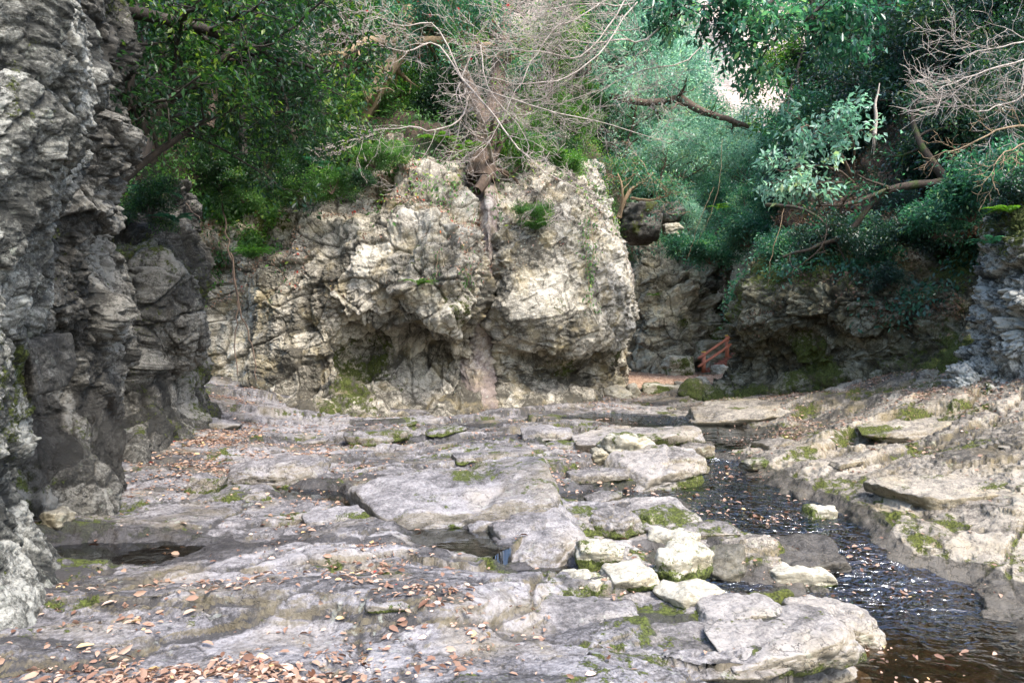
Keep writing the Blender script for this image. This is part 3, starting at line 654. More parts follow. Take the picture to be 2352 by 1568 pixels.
# H: wall on the far side of the cave slit
H_ = [[(1690, 860, 38), (1690, 780, 38), (1686, 720, 37.8), (1672, 660, 37.6), (1668, 610, 38), (1690, 540, 40)],
      [(1712, 850, 33), (1706, 760, 33), (1700, 700, 33), (1690, 650, 33.2), (1690, 600, 34), (1710, 530, 37)],
      [(1790, 850, 31), (1780, 740, 31), (1770, 640, 31.5), (1770, 570, 33), (1780, 500, 36)],
      [(1950, 850, 30), (1950, 700, 30), (1950, 600, 31), (1950, 500, 34)]]
CL.append(cliff('cliff', H_, 300, 320, M['cliff_grey'], 'pale ochre rock shoulder to the right of the narrow cave slit', 421, big=.3, a1=.3, a2=.15, a3=.07, c1=1.2, c2=.5, c3=.22, mossf=.2, tonef=.7))
# cave back, in the dark rock with its tone lowered
K_ = [[(1600, 870, 43), (1600, 700, 43), (1600, 560, 43)], [(1660, 870, 43.5), (1660, 700, 43.5), (1660, 560, 43.5)], [(1740, 870, 43), (1740, 700, 43), (1740, 560, 43)]]
CL.append(cliff('cliff', K_, 60, 80, M['cliff_dark'], 'dark toned rock deep inside the cave slit', 431, tonef=.3))
# I: dark right-hand wall
I_ = [[(1800, 880, 27), (1760, 800, 26), (1760, 700, 26), (1790, 600, 27), (1830, 520, 29)],
      [(1660, 905, 22.5), (1690, 850, 23), (1700, 780, 22.6), (1705, 700, 23), (1750, 610, 24), (1800, 540, 26)],
      [(1590, 930, 19.6), (1640, 890, 20.6), (1688, 830, 20.6), (1682, 765, 19.8), (1700, 700, 19.8), (1735, 640, 20.3), (1775, 590, 21.3), (1830, 520, 24)],
      [(1660, 932, 18.6), (1700, 890, 19.4), (1730, 830, 19.4), (1735, 760, 18.2), (1750, 690, 18.2), (1780, 620, 18.8), (1820, 560, 20.4), (1860, 480, 23)],
      [(1790, 918, 17.6), (1810, 880, 18.2), (1830, 820, 18.2), (1840, 740, 17.0), (1850, 660, 17.1), (1870, 600, 18.0), (1890, 540, 19.6), (1920, 450, 22.5)],
      [(1930, 905, 16.2), (1940, 860, 16.9), (1950, 800, 16.7), (1960, 730, 15.9), (1960, 660, 16.1), (1970, 590, 17.0), (1980, 520, 19), (2000, 430, 22)],
      [(2060, 880, 14.9), (2060, 830, 15.5), (2070, 770, 15.4), (2070, 700, 14.9), (2080, 640, 15.4), (2080, 560, 16.8), (2090, 480, 19)],
      [(2180, 850, 13.4), (2180, 790, 14.0), (2180, 730, 14.0), (2190, 660, 14.2), (2190, 600, 15), (2200, 520, 16.8), (2210, 420, 19)],
      [(2300, 840, 13.2), (2300, 740, 13.6), (2300, 640, 14), (2310, 540, 15), (2320, 400, 17)],
      [(2550, 840, 12.8), (2550, 640, 13.5), (2550, 400, 16)]]
CL.append(cliff('cliff', I_, 1000, 560, M['cliff_olive'], 'long dark mossy wall on the right under overhanging trees', 451, big=.22, a1=.18, a2=.10, a3=.04, c1=.9, c2=.33, c3=.14, mossf=.36, flute=.10, tonef=.45))
# J: right edge rock
J_ = [[(2330, 900, 12.6), (2320, 800, 12.8), (2320, 700, 13), (2320, 600, 13.2)],
      [(2190, 860, 12.4), (2215, 800, 12.6), (2225, 740, 12.7), (2235, 680, 12.8), (2250, 620, 13.0), (2270, 560, 13.6)],
      [(2235, 890, 11.4), (2250, 830, 11.8), (2262, 760, 11.8), (2270, 660, 11.9), (2285, 570, 12.0), (2300, 480, 12.6)],
      [(2340, 905, 10.8), (2345, 840, 11.1), (2345, 760, 11.0), (2350, 640, 11.0), (2350, 540, 11.2), (2350, 430, 12.0)],
      [(2470, 900, 10.4), (2470, 800, 10.6), (2470, 650, 10.8), (2470, 500, 12)],
      [(2700, 900, 10), (2700, 700, 10.4), (2700, 450, 12)]]
CL.append(cliff('cliff', J_, 520, 360, M['cliff_near'], 'pale crumbly rock outcrop at the right edge with ferns on it', 481, big=.16, a1=.15, a2=.08, a3=.035, c1=.6, c2=.22, c3=.09, mossf=.26, tonef=.9, whitef=.15))

# ------------------------------------------------------------------ hillsides
def hillside(name, st, nu, nv, label, seed, amp=.7):
    B = loft(st, nu, nv, 10); V = B.reshape(-1, 3); N = grid_normals(V, nv, nu)
    if ((np.array([0, 0, CAMZ+6])-V)*N).sum(1).mean() < 0: N = -N
    V2 = V+N*(amp*fbm(V*.35, seed, 4)+.1*fbm(V*2.2, seed+9, 3))[:, None]
    q = grid_faces(nv, nu)
    o = add(name, mesh_from(name, V2, q, np.arange(len(q))*4, M['soil']))
    tag(o, label, 'hillside', kind='structure')
    return V2.reshape(nv, nu, 3), N.reshape(nv, nu, 3)
HL, HLN = hillside('hillside', [[(150, 600, 11.5), (150, 300, 13), (150, -100, 15), (150, -700, 19)],
                     [(300, 540, 13.5), (300, 300, 15.5), (300, 0, 18), (300, -600, 23)],
                     [(430, 450, 18.6), (430, 330, 20), (430, 100, 23), (430, -500, 30)],
                     [(600, 430, 19.2), (600, 330, 21), (600, 150, 24), (600, -350, 34)],
                     [(800, 430, 18.6), (800, 300, 21), (800, 120, 26), (800, -100, 38)],
                     [(960, 385, 17.9), (965, 270, 21), (960, 130, 29), (960, 10, 42)],
                     [(1030, 395, 18.2), (1040, 290, 21), (1050, 150, 29), (1050, 40, 42)],
                     [(1100, 430, 20.0), (1090, 330, 22), (1090, 200, 27), (1090, 50, 40)],
                     [(1230, 430, 21), (1220, 340, 23.5), (1220, 220, 29), (1220, 100, 42)],
                     [(1330, 480, 25), (1330, 400, 27), (1320, 260, 33), (1320, 140, 48)],
                     [(1420, 560, 32), (1430, 470, 34), (1430, 330, 40), (1430, 190, 56)]], 260, 160, 'steep leafy hillside above the left walls', 501)
HB, HBN = hillside('hillside', [[(1350, 640, 36), (1370, 500, 39), (1400, 380, 44), (1400, 160, 60)],
                     [(1480, 600, 36.5), (1480, 480, 39), (1490, 360, 45), (1490, 190, 62)],
                     [(1600, 620, 37), (1600, 500, 40), (1600, 380, 46), (1600, 250, 64)],
                     [(1720, 620, 34.5), (1720, 520, 37), (1730, 400, 44), (1740, 300, 60)],
                     [(1840, 600, 31), (1850, 500, 33), (1870, 330, 40), (1880, 150, 54)],
                     [(1980, 600, 27), (1990, 460, 30), (2010, 250, 36), (2020, 0, 46)]], 160, 120, 'wooded slope behind the back wall and cave', 521)
HR, HRN = hillside('hillside', [[(1800, 560, 25.5), (1830, 440, 28), (1880, 250, 33), (1930, -100, 42)],
                     [(1850, 540, 21.5), (1880, 420, 24), (1930, 200, 29), (1980, -150, 38)],
                     [(1960, 540, 18.8), (1980, 400, 21), (2020, 150, 26), (2070, -250, 34)],
                     [(2080, 540, 17.2), (2100, 380, 19.5), (2130, 100, 24), (2170, -350, 32)],
                     [(2200, 560, 15.5), (2220, 380, 18), (2250, 50, 22), (2290, -400, 29)],
                     [(2320, 560, 13.8), (2350, 350, 16), (2380, 0, 20), (2420, -450, 27)],
                     [(2600, 560, 12.5), (2620, 300, 15), (2660, -50, 19), (2700, -500, 26)],
                     [(3000, 560, 12), (3000, 300, 14), (3050, -50, 18), (3100, -500, 25)]], 240, 160, 'steep dark leafy hillside above the right wall', 541)
# far sunlit hillside beyond the valley
def far_mat():
    m, t, b = newmat('sunlight toned dry undergrowth')
    tc = nd(t, 'ShaderNodeTexCoord').outputs['Object']
    mp = nd(t, 'ShaderNodeMapping'); t.links.new(tc, mp.inputs[0]); mp.inputs['Rotation'].default_value = (0, .8, 0); mp.inputs['Scale'].default_value = (.6, 1, 5)
    c = ramp(t, noise(t, mp.outputs[0], 1.2, 10, .8, .5), [(.36, (.10, .10, .05)), (.46, (.30, .25, .21)), (.56, (.55, .46, .42))])  # strong sunlight on the far twigs is put into these pale colours
    t.links.new(c, b.inputs['Base Color']); b.inputs['Roughness'].default_value = .9
    return m
M['far'] = far_mat()
B = loft([[(700, 500, 110), (700, 100, 120), (700, -500, 150)], [(1300, 500, 95), (1300, 100, 105), (1300, -500, 140)], [(1700, 500, 80), (1700, 250, 88), (1700, -400, 120)], [(1900, 500, 75), (1900, 250, 85), (1900, -400, 115)], [(2500, 500, 85), (2500, 100, 95), (2500, -500, 130)]], 200, 160, 8); print('far', B.shape)
V = B.reshape(-1, 3); V = V+np.array([0, -1, .3])*(1.6*fbm(V*.12, 561, 5))[:, None]
q = grid_faces(160, 200)
tag(add('hills', mesh_from('hills', V, q, np.arange(len(q))*4, M['far'])), 'bright sunlit hillside seen through the gap beyond the gorge', 'hill', kind='structure')

# ------------------------------------------------------------------ boulders
def ico(level):
    bm = bmesh.new(); bmesh.ops.create_icosphere(bm, subdivisions=level, radius=1)
    V = np.array([v.co[:] for v in bm.verts]); Fc = np.array([[v.index for v in f.verts] for f in bm.faces]); bm.free()
    return V, Fc
ICO = {l: ico(l) for l in (4, 5, 6)}
def rock(name, c, size, rotz, mat, label, cat, seed, group=None, level=5, tilt=(0, 0), moss=.2, mossbase=.0, wet=0., white=0., boxy=.6, strata=.5, tone=.5):
    rs = np.random.RandomState(seed)
    D, Fc = ICO[level]
    npl = 15
    n = rs.normal(size=(npl, 3)); n /= np.linalg.norm(n, axis=1)[:, None]
    h = rs.uniform(.78, 1.0, npl)
    bx = np.array([[1, 0, 0], [-1, 0, 0], [0, 1, 0], [0, -1, 0], [0, 0, 1], [0, 0, -1]], float)+rs.normal(size=(6, 3))*.14
    bx /= np.linalg.norm(bx, axis=1)[:, None]
    n = np.concatenate([n, bx]); h = np.concatenate([h, np.full(6, 1-.38*boxy)*rs.uniform(.92, 1.08, 6)])
    dt = D@n.T
    r = np.where(dt > .05, h[None]/np.maximum(dt, .05), 9)
    k = 26.
    rr = -np.log(np.exp(-k*r).sum(1))/k
    V = D*rr[:, None]
    V = V/np.abs(V).max(0)[None]
    S = np.array(size)*.5
    V = V*S
    p = V+seed*3.1
    m = min(size)
    d1, i1, e1 = fracture(p, seed, .34*max(size)+.1, m*.10, flat=.4, warp=.25, rot=.1)
    d2, i2, e2 = fracture(p, seed+7, .14*max(size)+.04, m*.035, flat=.4)
    nn = D/ S; nn /= np.linalg.norm(nn, axis=1)[:, None]
    V = V+nn*((d1*strata*1.4+d2+m*.05*fbm(p/m*1.5, seed, 3)+.012*fbm(p*14, seed+3, 3)))[:, None]
    zz = V[:, 2]/S[2]
    mo = np.clip(moss+.3*fbm(p*1.8, seed+9, 3)+mossbase*(1-sst(-.6, .35, zz)), 0, 1)
    we = np.clip(wet+.5*(1-sst(-.9, -.5, zz))*(mossbase > 0), 0, 1)
    mask = np.stack([mo, we, np.full(len(V), white)*sst(-.5, .3, zz+.3*fbm(p*2, seed+19, 2)), tone+.3*(i1[:, 1]-.5)], 1)
    me = mesh_from(name, V, Fc, np.arange(len(Fc))*3, mat, mask, extra={'ochre': np.full(len(V), float(sst(-1.5, 5, c[0]-.05*c[1])))})
    o = add(name, me, loc=c); o.rotation_euler = (tilt[0], tilt[1], rotz)
    return tag(o, label, cat, group, 'thing')
def G0(x, y): return float(ground_at([x], [y])[0][0])
def rk(name, u, vb, Y, wpx, hpx, depth, label, seed, cat='boulder', sink=.25, mat='boulder', **kw):
    """rock whose visible box is wpx by hpx preview pixels, its foot seen at (u,vb), Y metres away"""
    if Y < 20 and vb > 880 and kw.pop('snap', True):
        ys = np.linspace(3.6, 19, 1500); rz = CAMZ-(vb-784)/F*ys
        hit = np.nonzero(ground_at((u-1176)/F*ys, ys)[0] >= rz)[0]
        if len(hit): Y0 = Y; Y = float(np.clip(ys[hit[0]], Y*.75, Y*1.3)); depth = depth*Y/Y0
    kw.pop('snap', None)
    W_ = wpx/F*Y; H_ = hpx/F*Y
    c = P(u, vb-hpx*.5+hpx*sink*.5, Y+depth*.3)
    return rock(name, c, (W_*1.02, depth, H_*(1+sink)), kw.pop('rotz', 0), M[mat], label, cat, seed, **kw)
rk('boulder', 1560, 862, 30.5, 78, 50, 1.3, 'mossy angular boulder standing on the leaf covered terrace left of the handrail', 601, moss=.42, tone=.6)
rk('boulder', 1642, 825, 33.6, 95, 52, 1.8, 'grey boulder with leaves on top behind the red handrail', 602, moss=.25)
rk('boulder', 1662, 785, 34.6, 80, 46, 1.6, 'mossy boulder at the mouth of the cave slit above the stairs', 603, moss=.5)
rk('boulder', 1533, 920, 22.0, 130, 40, 1.2, 'low moss covered boulder between the terrace and the stream', 604, moss=.42, mossbase=.2, tone=.7)
rk('boulder', 1578, 905, 23.0, 50, 32, .9, 'small dark boulder leaning behind the low mossy one', 605, moss=.35, tone=.4)
rk('boulder', 1608, 932, 21.0, 54, 68, .9, 'upright pale boulder at the foot of the right wall', 606, moss=.15, tone=.75, white=.2)
rk('boulder', 1415, 920, 20.2, 66, 34, 1.2, 'rounded flat grey boulder at the foot of the pale pillar', 607, moss=.12, tone=.6, strata=.9)
rk('boulder', 1413, 893, 21.4, 46, 27, .9, 'layered boulder stacked above the flat grey one by the pillar', 608, moss=.1, strata=1.0)
rk('boulder', 1452, 926, 20.6, 34, 50, .9, 'smooth grey boulder beside the layered one next to the terrace', 609, moss=.08, tone=.6)
rk('boulder', 1472, 545, 30, 96, 86, 2.2, 'large grey-green boulder perched under trees above the back wall', 610, moss=.2, tone=.45, mat='cliff_dark', strata=.2)
rk('boulder', 1540, 505, 31, 70, 42, 1.6, 'flat grey boulder under trees right of the big perched one', 611, moss=.2, tone=.55, mat='cliff_dark', strata=.2)
rk('boulder', 1545, 538, 30.5, 44, 26, 1.0, 'small brown boulder below the flat perched one', 612, tone=.6)
rk('boulder', 1168, 655, 17.4, 88, 92, 1.1, 'rounded boulder wedged in the cleft left of the pale pillar', 613, moss=.05, tone=.62, mat='cliff_main')
rk('boulder', 95, 880, 5.5, 105, 120, .6, 'square dark block jutting out of the near left wall', 614, snap=False, moss=.05, tone=.35, boxy=1.0, mat='cliff_dark', strata=.2)
rk('boulder', 1438, 1058, 11.6, 118, 66, .8, 'angular yellow-green block standing on the bedrock in mid stream bed', 615, moss=.36, tone=.7, boxy=.8)
rk('boulder', 1375, 1058, 11.7, 50, 30, .5, 'small grey block left of the angular yellow-green one', 616, tone=.5)
rk('boulder', 128, 1212, 6.2, 76, 46, .4, 'small dark boulder at the wet foot of the near wall', 617, tone=.4, moss=.2)
# slabs
rk('flat_rock', 1060, 1190, 8.0, 540, 98, 1.9, 'huge tilted slab with olive broken edge in the middle of the stream bed', 620, cat='rock slab', mat='bed', level=6, tilt=(.14, -.10), rotz=.25, mossbase=.35, moss=.28, strata=1.0, tone=.6, boxy=.9, sink=.05)
rk('flat_rock', 1240, 1285, 6.5, 290, 96, 1.15, 'lens shaped grey slab with mossy waterline in front of the huge one', 621, cat='rock slab', mat='bed', level=6, tilt=(.22, -.12), rotz=.4, mossbase=.45, moss=.14, boxy=.3, strata=.5, tone=.66, sink=.15)
rk('flat_rock', 1415, 1235, 6.9, 120, 74, .55, 'rounded mossy sided slab right of the lens shaped one', 622, cat='rock slab', mat='bed', rotz=.4, mossbase=.5, moss=.2, boxy=.3, tone=.55)
rk('flat_rock', 1510, 1105, 9.4, 260, 62, 1.1, 'tilted tan slab with mossy edge left of the narrow falls', 623, cat='rock slab', mat='bed', level=6, tilt=(.15, -.12), rotz=.3, mossbase=.45, moss=.2, strata=1.0, tone=.72, boxy=.7)
rk('flat_rock', 1455, 1025, 12.6, 330, 36, 1.8, 'long flat slab behind the angular block beside the upper pool', 624, cat='rock slab', mat='bed', level=6, tilt=(.05, -.06), rotz=.2, mossbase=.2, tone=.66, boxy=.8, strata=.8)
rk('flat_rock', 880, 1010, 12.6, 130, 24, .7, 'low moss spotted slab in the left part of the far bedrock', 625, cat='rock slab', mat='bed', mossbase=.5, moss=.3, boxy=.8)
rk('flat_rock', 1600, 1050, 11.4, 80, 34, .6, 'dark wet edged block left of the little waterfall', 626, cat='rock slab', mat='bed', mossbase=.45, tone=.5, boxy=.8)
rk('flat_rock', 640, 1120, 8.9, 230, 70, 1.1, 'rounded grey hump with mossy foot above the left pool', 627, cat='rock slab', mat='bed', level=6, mossbase=.5, moss=.12, boxy=.2, tone=.5)
rk('flat_rock', 480, 1128, 8.7, 90, 40, .5, 'small mossy block at the foot of the second left wall', 628, cat='rock slab', mat='bed', mossbase=.3, moss=.3, boxy=.8)
# bleached stones along the stream
for i, (u, vb, Y, wp, hp, lab, sd) in enumerate([
        (1372, 1300, 6.4, 125, 60, 'bleached white stone with grey veins right of the lens shaped slab', 640),
        (1440, 1345, 5.9, 125, 44, 'low bleached stone with a moss skirt beside the front bedrock', 641),
        (1345, 1348, 5.9, 80, 34, 'small mossy bleached stone at the edge of the front pool', 642),
        (1560, 1340, 6.0, 190, 100, 'largest bleached white stone with a mossy right end', 643),
        (1550, 1262, 6.6, 120, 46, 'bleached flat stone behind the largest white one', 644),
        (1832, 1345, 5.7, 110, 50, 'white topped stone with mossy left side in the lower stream', 645),
        (1886, 1215, 7.2, 46, 58, 'narrow upright white topped stone in the upper stream', 646),
        (1590, 1385, 5.6, 120, 44, 'white crusted stone touching the front bedrock', 647)]):
    rk('stone', u, vb, Y, wp, hp, .45+.1*(i % 3), lab, sd, cat='stone', white=.22, mossbase=.8, moss=.2, boxy=.75, strata=.35, tone=.8, rotz=.3*i, sink=.2)
rk('stone', 1655, 1330, 6.15, 130, 82, .6, 'dark wet mossy stone right of the largest white one', 650, cat='stone', wet=.6, moss=.45, tone=.3, boxy=.3)
rk('stone', 1500, 1200, 7.0, 60, 24, .3, 'flat mossy stone at the stream edge behind the white stones', 651, cat='stone', moss=.6)
rk('stone', 1740, 1075, 9.3, 70, 22, .4, 'small moss capped stone on the right bank of the falls', 652, cat='stone', moss=.65)
rk('stone', 1600, 1080, 9.8, 50, 24, .35, 'round mossy stone at the foot of the little waterfall', 653, cat='stone', moss=.65, wet=.3)
rk('stone', 1660, 1108, 9.0, 40, 12, .25, 'flat mossy stone just breaking the stream surface', 654, cat='stone', moss=.6)
rk('flat_rock', 1840, 1300, 6.5, 330, 62, .8, 'dark wet ledge covered with leaves splitting the stream', 655, cat='rock slab', mat='bed', level=6, wet=.7, moss=.1, boxy=1.0, strata=.6, tone=.35, tilt=(.1, 0), sink=.6)
rk('flat_rock', 1700, 1395, 5.35, 0, 0, .3, 'x', 656) if False else None
rk('flat_rock', 2120, 1000, 11.2, 330, 32, 1.3, 'long broken ledge rising along the right bank below the dark wall', 657, cat='rock slab', mat='bed', level=6, strata=1.2, moss=.3, boxy=1.0, tilt=(0, -.06), tone=.7)
rk('flat_rock', 1720, 965, 15.0, 320, 44, 2.6, 'smooth layered slab at the foot of the right wall beside the upper pool', 658, cat='rock slab', mat='bed', level=6, strata=.9, moss=.12, boxy=.7, tilt=(.06, -.06), tone=.55, sink=.4)
rk('flat_rock', 2200, 1145, 7.9, 360, 36, 1.0, 'long pale slab edge with brown broken face on the right bank', 659, cat='rock slab', mat='bed', level=6, strata=1.0, moss=.25, boxy=1.0, tilt=(.05, -.03), tone=.72, sink=.5)

rk('flat_rock', 1790, 1490, 4.9, 380, 62, .8, 'broad pale slab ending the front bedrock beside the lower pool', 670, cat='rock slab', mat='bed', level=6, tilt=(.04, -.02), rotz=.2, mossbase=.3, moss=.1, boxy=.8, strata=.5, tone=.8, sink=.5)
rk('flat_rock', 1925, 1475, 5.1, 230, 84, .55, 'rounded pale slab with mossy lip at the tip of the front bedrock', 671, cat='rock slab', mat='bed', level=6, tilt=(.03, .03), rotz=.1, mossbase=.45, moss=.12, boxy=.5, strata=.4, tone=.78, sink=.4)
rk('flat_rock', 1850, 1590, 4.5, 330, 84, .6, 'pale slab at the bottom edge next to the brown pool', 672, cat='rock slab', mat='bed', level=6, tilt=(.03, -.02), rotz=.3, mossbase=.3, moss=.15, boxy=.8, strata=.5, tone=.75, sink=.5)
rk('flat_rock', 1700, 1420, 5.3, 240, 44, .5, 'thin pale slab edge behind the broad one with white crust', 673, cat='rock slab', mat='bed', rotz=.2, white=.25, mossbase=.3, moss=.1, boxy=.7, strata=.5, tone=.8, sink=.4)
rs = np.random.RandomState(4242)
for i in range(46):
    right = i % 3 == 0
    u = rs.uniform(1780, 2340) if right else rs.uniform(420, 1640); v = rs.uniform(960, 1260) if not right else rs.uniform(950, 1300)
    if rs.rand() < .25 and not right: u, v = rs.uniform(300, 1800), rs.uniform(1330, 1520)
    X_, Y_ = PZ(u, v, -.1)[:2]
    if seg_field(np.array([X_]), np.array([Y_]), stream_pts[0])[0][0] < .15: continue
    wp = rs.uniform(60, 190)*(v-700)/400; hp = wp*rs.uniform(.09, .17)
    rk('flat_rock', u, v, Y_, wp, hp, wp/F*Y_*rs.uniform(.5, .8), 'low grey slab bedded among similar ones in the rock floor', 800+i, cat='rock slab', mat='bed', group='low slabs bedded in the rock floor', rotz=rs.uniform(0, .7),
       tilt=(rs.uniform(.02, .16), rs.uniform(-.1, .06)), mossbase=rs.uniform(.15, .6), moss=rs.uniform(.12, .38), strata=rs.uniform(.4, 1), boxy=rs.uniform(.6, 1), tone=rs.uniform(.4, .75), sink=rs.uniform(.2, .6), level=5)

# ------------------------------------------------------------------ vegetation
class Plant:
    """collects tubes (wood) and leaves for one plant"""
    def __init__(s, seed): s.r = np.random.RandomState(seed); s.tubes = []; s.L = []     # L: pos,dir,normal,size
    def path(s, p, d, L, n, wig=.25, up=0.):
        pts = [np.array(p, float)]; d = np.array(d, float); d /= np.linalg.norm(d)
        for i in range(n):
            d = d+s.r.normal(size=3)*wig+np.array([0, 0, up]); d /= np.linalg.norm(d)
            pts.append(pts[-1]+d*L/n)
        return np.array(pts)
    def tube(s, pts, r0, r1, k=5): s.tubes.append((np.array(pts), r0, r1, k))
    def grow(s, pts, r0, r1, level, kids, lf, ratio=.55, spread=.9, up=.0, wig=.22, lens=None, start=.25, sides=(7, 5, 4, 3, 3), minr=.004, flatk=.45):
        s.tube(pts, r0, r1, sides[min(level, len(sides)-1)])
        if level >= len(kids):
            if lf: lf(s, pts)
            return
        seg = np.linalg.norm(np.diff(pts, axis=0), axis=1).sum()
        Lc = (lens[level] if lens else seg*ratio)
        n = kids[level]
        for j in range(n):
            t = start+(1-start)*(j+s.r.rand())/n
            x = t*(len(pts)-1); i = min(int(x), len(pts)-2); p = pts[i]*(1-(x-i))+pts[i+1]*(x-i)
            d = pts[i+1]-pts[i]; d /= np.linalg.norm(d)+1e-9
            a = s.r.normal(size=3); a[2] *= flatk; a -= a.dot(d)*d; a /= np.linalg.norm(a)+1e-9
            dd = d*(1-spread*.5)+a*spread
            rr = max((r0+(r1-r0)*t)*.55, minr)
            c = s.path(p, dd, Lc*s.r.uniform(.65, 1.2)*(1.1-.4*t), 5 if level < 2 else 4, wig, up)
            s.grow(c, rr, max(rr*.35, minr*.6), level+1, kids, lf, ratio, spread, up, wig, lens, .15, sides, minr, flatk)
    def wood_mesh(s, name, mat):
        V = []; Fq = []; off = 0
        for pts, r0, r1, k in s.tubes:
            n = len(pts); d = np.gradient(pts, axis=0); d /= np.linalg.norm(d, axis=1)[:, None]+1e-9
            ref = np.array([0, 0, 1.]) if abs(d[:, 2]).mean() < .8 else np.array([1., 0, 0])
            a = np.cross(d, ref); a /= np.linalg.norm(a, axis=1)[:, None]+1e-9; b = np.cross(d, a)
            th = np.arange(k)/k*2*math.pi
            r = np.linspace(r0, r1, n)[:, None, None]
            ring = pts[:, None]+r*(np.cos(th)[None, :, None]*a[:, None]+np.sin(th)[None, :, None]*b[:, None])
            V.append(ring.reshape(-1, 3))
            i = np.arange(n-1)[:, None]*k+np.arange(k)[None]; j = np.arange(n-1)[:, None]*k+(np.arange(k)[None]+1) % k
            Fq.append(np.stack([i, j, j+k, i+k], -1).reshape(-1, 4)+off); off += n*k
        V = np.concatenate(V); Fq = np.concatenate(Fq)
        if len(V) < 60000:
            big = V*1.0
        return mesh_from(name, V, Fq, np.arange(len(Fq))*4, mat)
def leaf_geo(pos, dr, nr, size, width=.42, fold=.12, hexa=False):
    n = len(pos); dr = dr/(np.linalg.norm(dr, axis=1)[:, None]+1e-9)
    sd = np.cross(dr, nr); sd /= np.linalg.norm(sd, axis=1)[:, None]+1e-9; up = np.cross(sd, dr)
    s = size[:, None]
    if not hexa:
        a = pos; b = pos+dr*s*.5+sd*s*width*.5+up*s*fold; c = pos+dr*s; d = pos+dr*s*.5-sd*s*width*.5+up*s*fold
        V = np.stack([a, b, c, d], 1).reshape(-1, 3)
        i = np.arange(n)[:, None]*4
        Fc = np.concatenate([i+np.array([[0, 1, 2]]), i+np.array([[0, 2, 3]])], 1).reshape(-1, 3)
        return V, Fc, 4
    w2 = s*width*.5
    a = pos; t = pos+dr*s-up*s*fold*.8; m = pos+dr*s*.52
    b = pos+dr*s*.28+sd*w2*.86+up*s*fold; c = pos+dr*s*.68+sd*w2*.74+up*s*fold*.8
    e = pos+dr*s*.28-sd*w2*.86+up*s*fold; f = pos+dr*s*.68-sd*w2*.74+up*s*fold*.8
    V = np.stack([a, b, c, t, f, e, m], 1).reshape(-1, 3); i = np.arange(n)[:, None]*7
    Fc = np.concatenate([i+np.array([[x]]) for tri in ((0, 1, 6), (1, 2, 6), (2, 3, 6), (3, 4, 6), (4, 5, 6), (5, 0, 6)) for x in tri], 1).reshape(-1, 3)
    return V, Fc, 7
def leaf_mesh(name, L, mat, rs, width=.42, hexa=False, tintf=None, sdv=.22, fold=.12):
    pos = np.concatenate([l[0] for l in L]); dr = np.concatenate([l[1] for l in L]); nr = np.concatenate([l[2] for l in L]); sz = np.concatenate([l[3] for l in L])
    V, Fc, k = leaf_geo(pos, dr, nr, sz, width, fold, hexa)
    tn = np.clip(.45+rs.normal(size=len(pos))*sdv+.5*vnoise(pos*1.3, 5), 0, 1)  # clump noise puts light and dark foliage contrast into the tint
    if tintf is not None: tn = tintf(pos, tn)
    return mesh_from(name, V, Fc, np.arange(len(Fc))*3, mat, smooth=False, extra={'tint': np.repeat(tn, k)})
def leafer(n, size, droop=.35, spread=.12, flat=.55):
    def f(s, pts):
        m = n; t = s.r.rand(m)**.8*(len(pts)-1); i = np.minimum(t.astype(int), len(pts)-2); fr = (t-i)[:, None]
        p = pts[i]*(1-fr)+pts[i+1]*fr+s.r.normal(size=(m, 3))*spread*np.array([1, 1, .6])
        d = pts[i+1]-pts[i]; d /= np.linalg.norm(d, axis=1)[:, None]+1e-9
        dr = d*.7+s.r.normal(size=(m, 3))*.75; dr[:, 2] -= droop
        nr = np.array([0, 0, 1.])+s.r.normal(size=(m, 3))*flat
        s.L.append((p, dr, nr, size*s.r.uniform(.6, 1.25, m)))
    return f

# --- prototype evergreen trees (local coordinates, base at the origin)
def evergreen(seed, H, R, size, nleaf, bark, leafm, lean=(0, 0), kids=(11, 6, 5), hexa=False, width=.42, droop=.35):
    pl = Plant(seed)
    tr = pl.path((0, 0, -.4), (lean[0], lean[1], 1), H*.85, 8, .10, .03)
    pl.grow(tr, .035*H*.55+.03, .03, 0, kids, leafer(nleaf, size, droop, size*1.3), lens=(R, R*.48, R*.28), start=.30, spread=.95, up=.02, wig=.20)
    return pl.wood_mesh('trunk', M[bark]), leaf_mesh('crown', pl.L, M[leafm], pl.r, width, hexa)
def shrub(seed, R, size, nleaf, bark, leafm, kids=(7, 6), hexa=False, width=.42, stems=7, H=1.0, droop=.3, wig=.2):
    pl = Plant(seed)
    for i in range(stems):
        a = i/stems*6.283+pl.r.rand(); p = pl.path((0, 0, -.15), (math.cos(a)*.9, math.sin(a)*.9, H), R*pl.r.uniform(.8, 1.15), 6, wig, -.03)
        pl.grow(p, .018*R+.006, .005, 0, kids, leafer(nleaf, size, droop, size*1.2), lens=(R*.45, R*.28), start=.2, spread=.9, wig=wig)
    return pl.wood_mesh('stem', M[bark]), leaf_mesh('foliage', pl.L, M[leafm], pl.r, width, hexa)

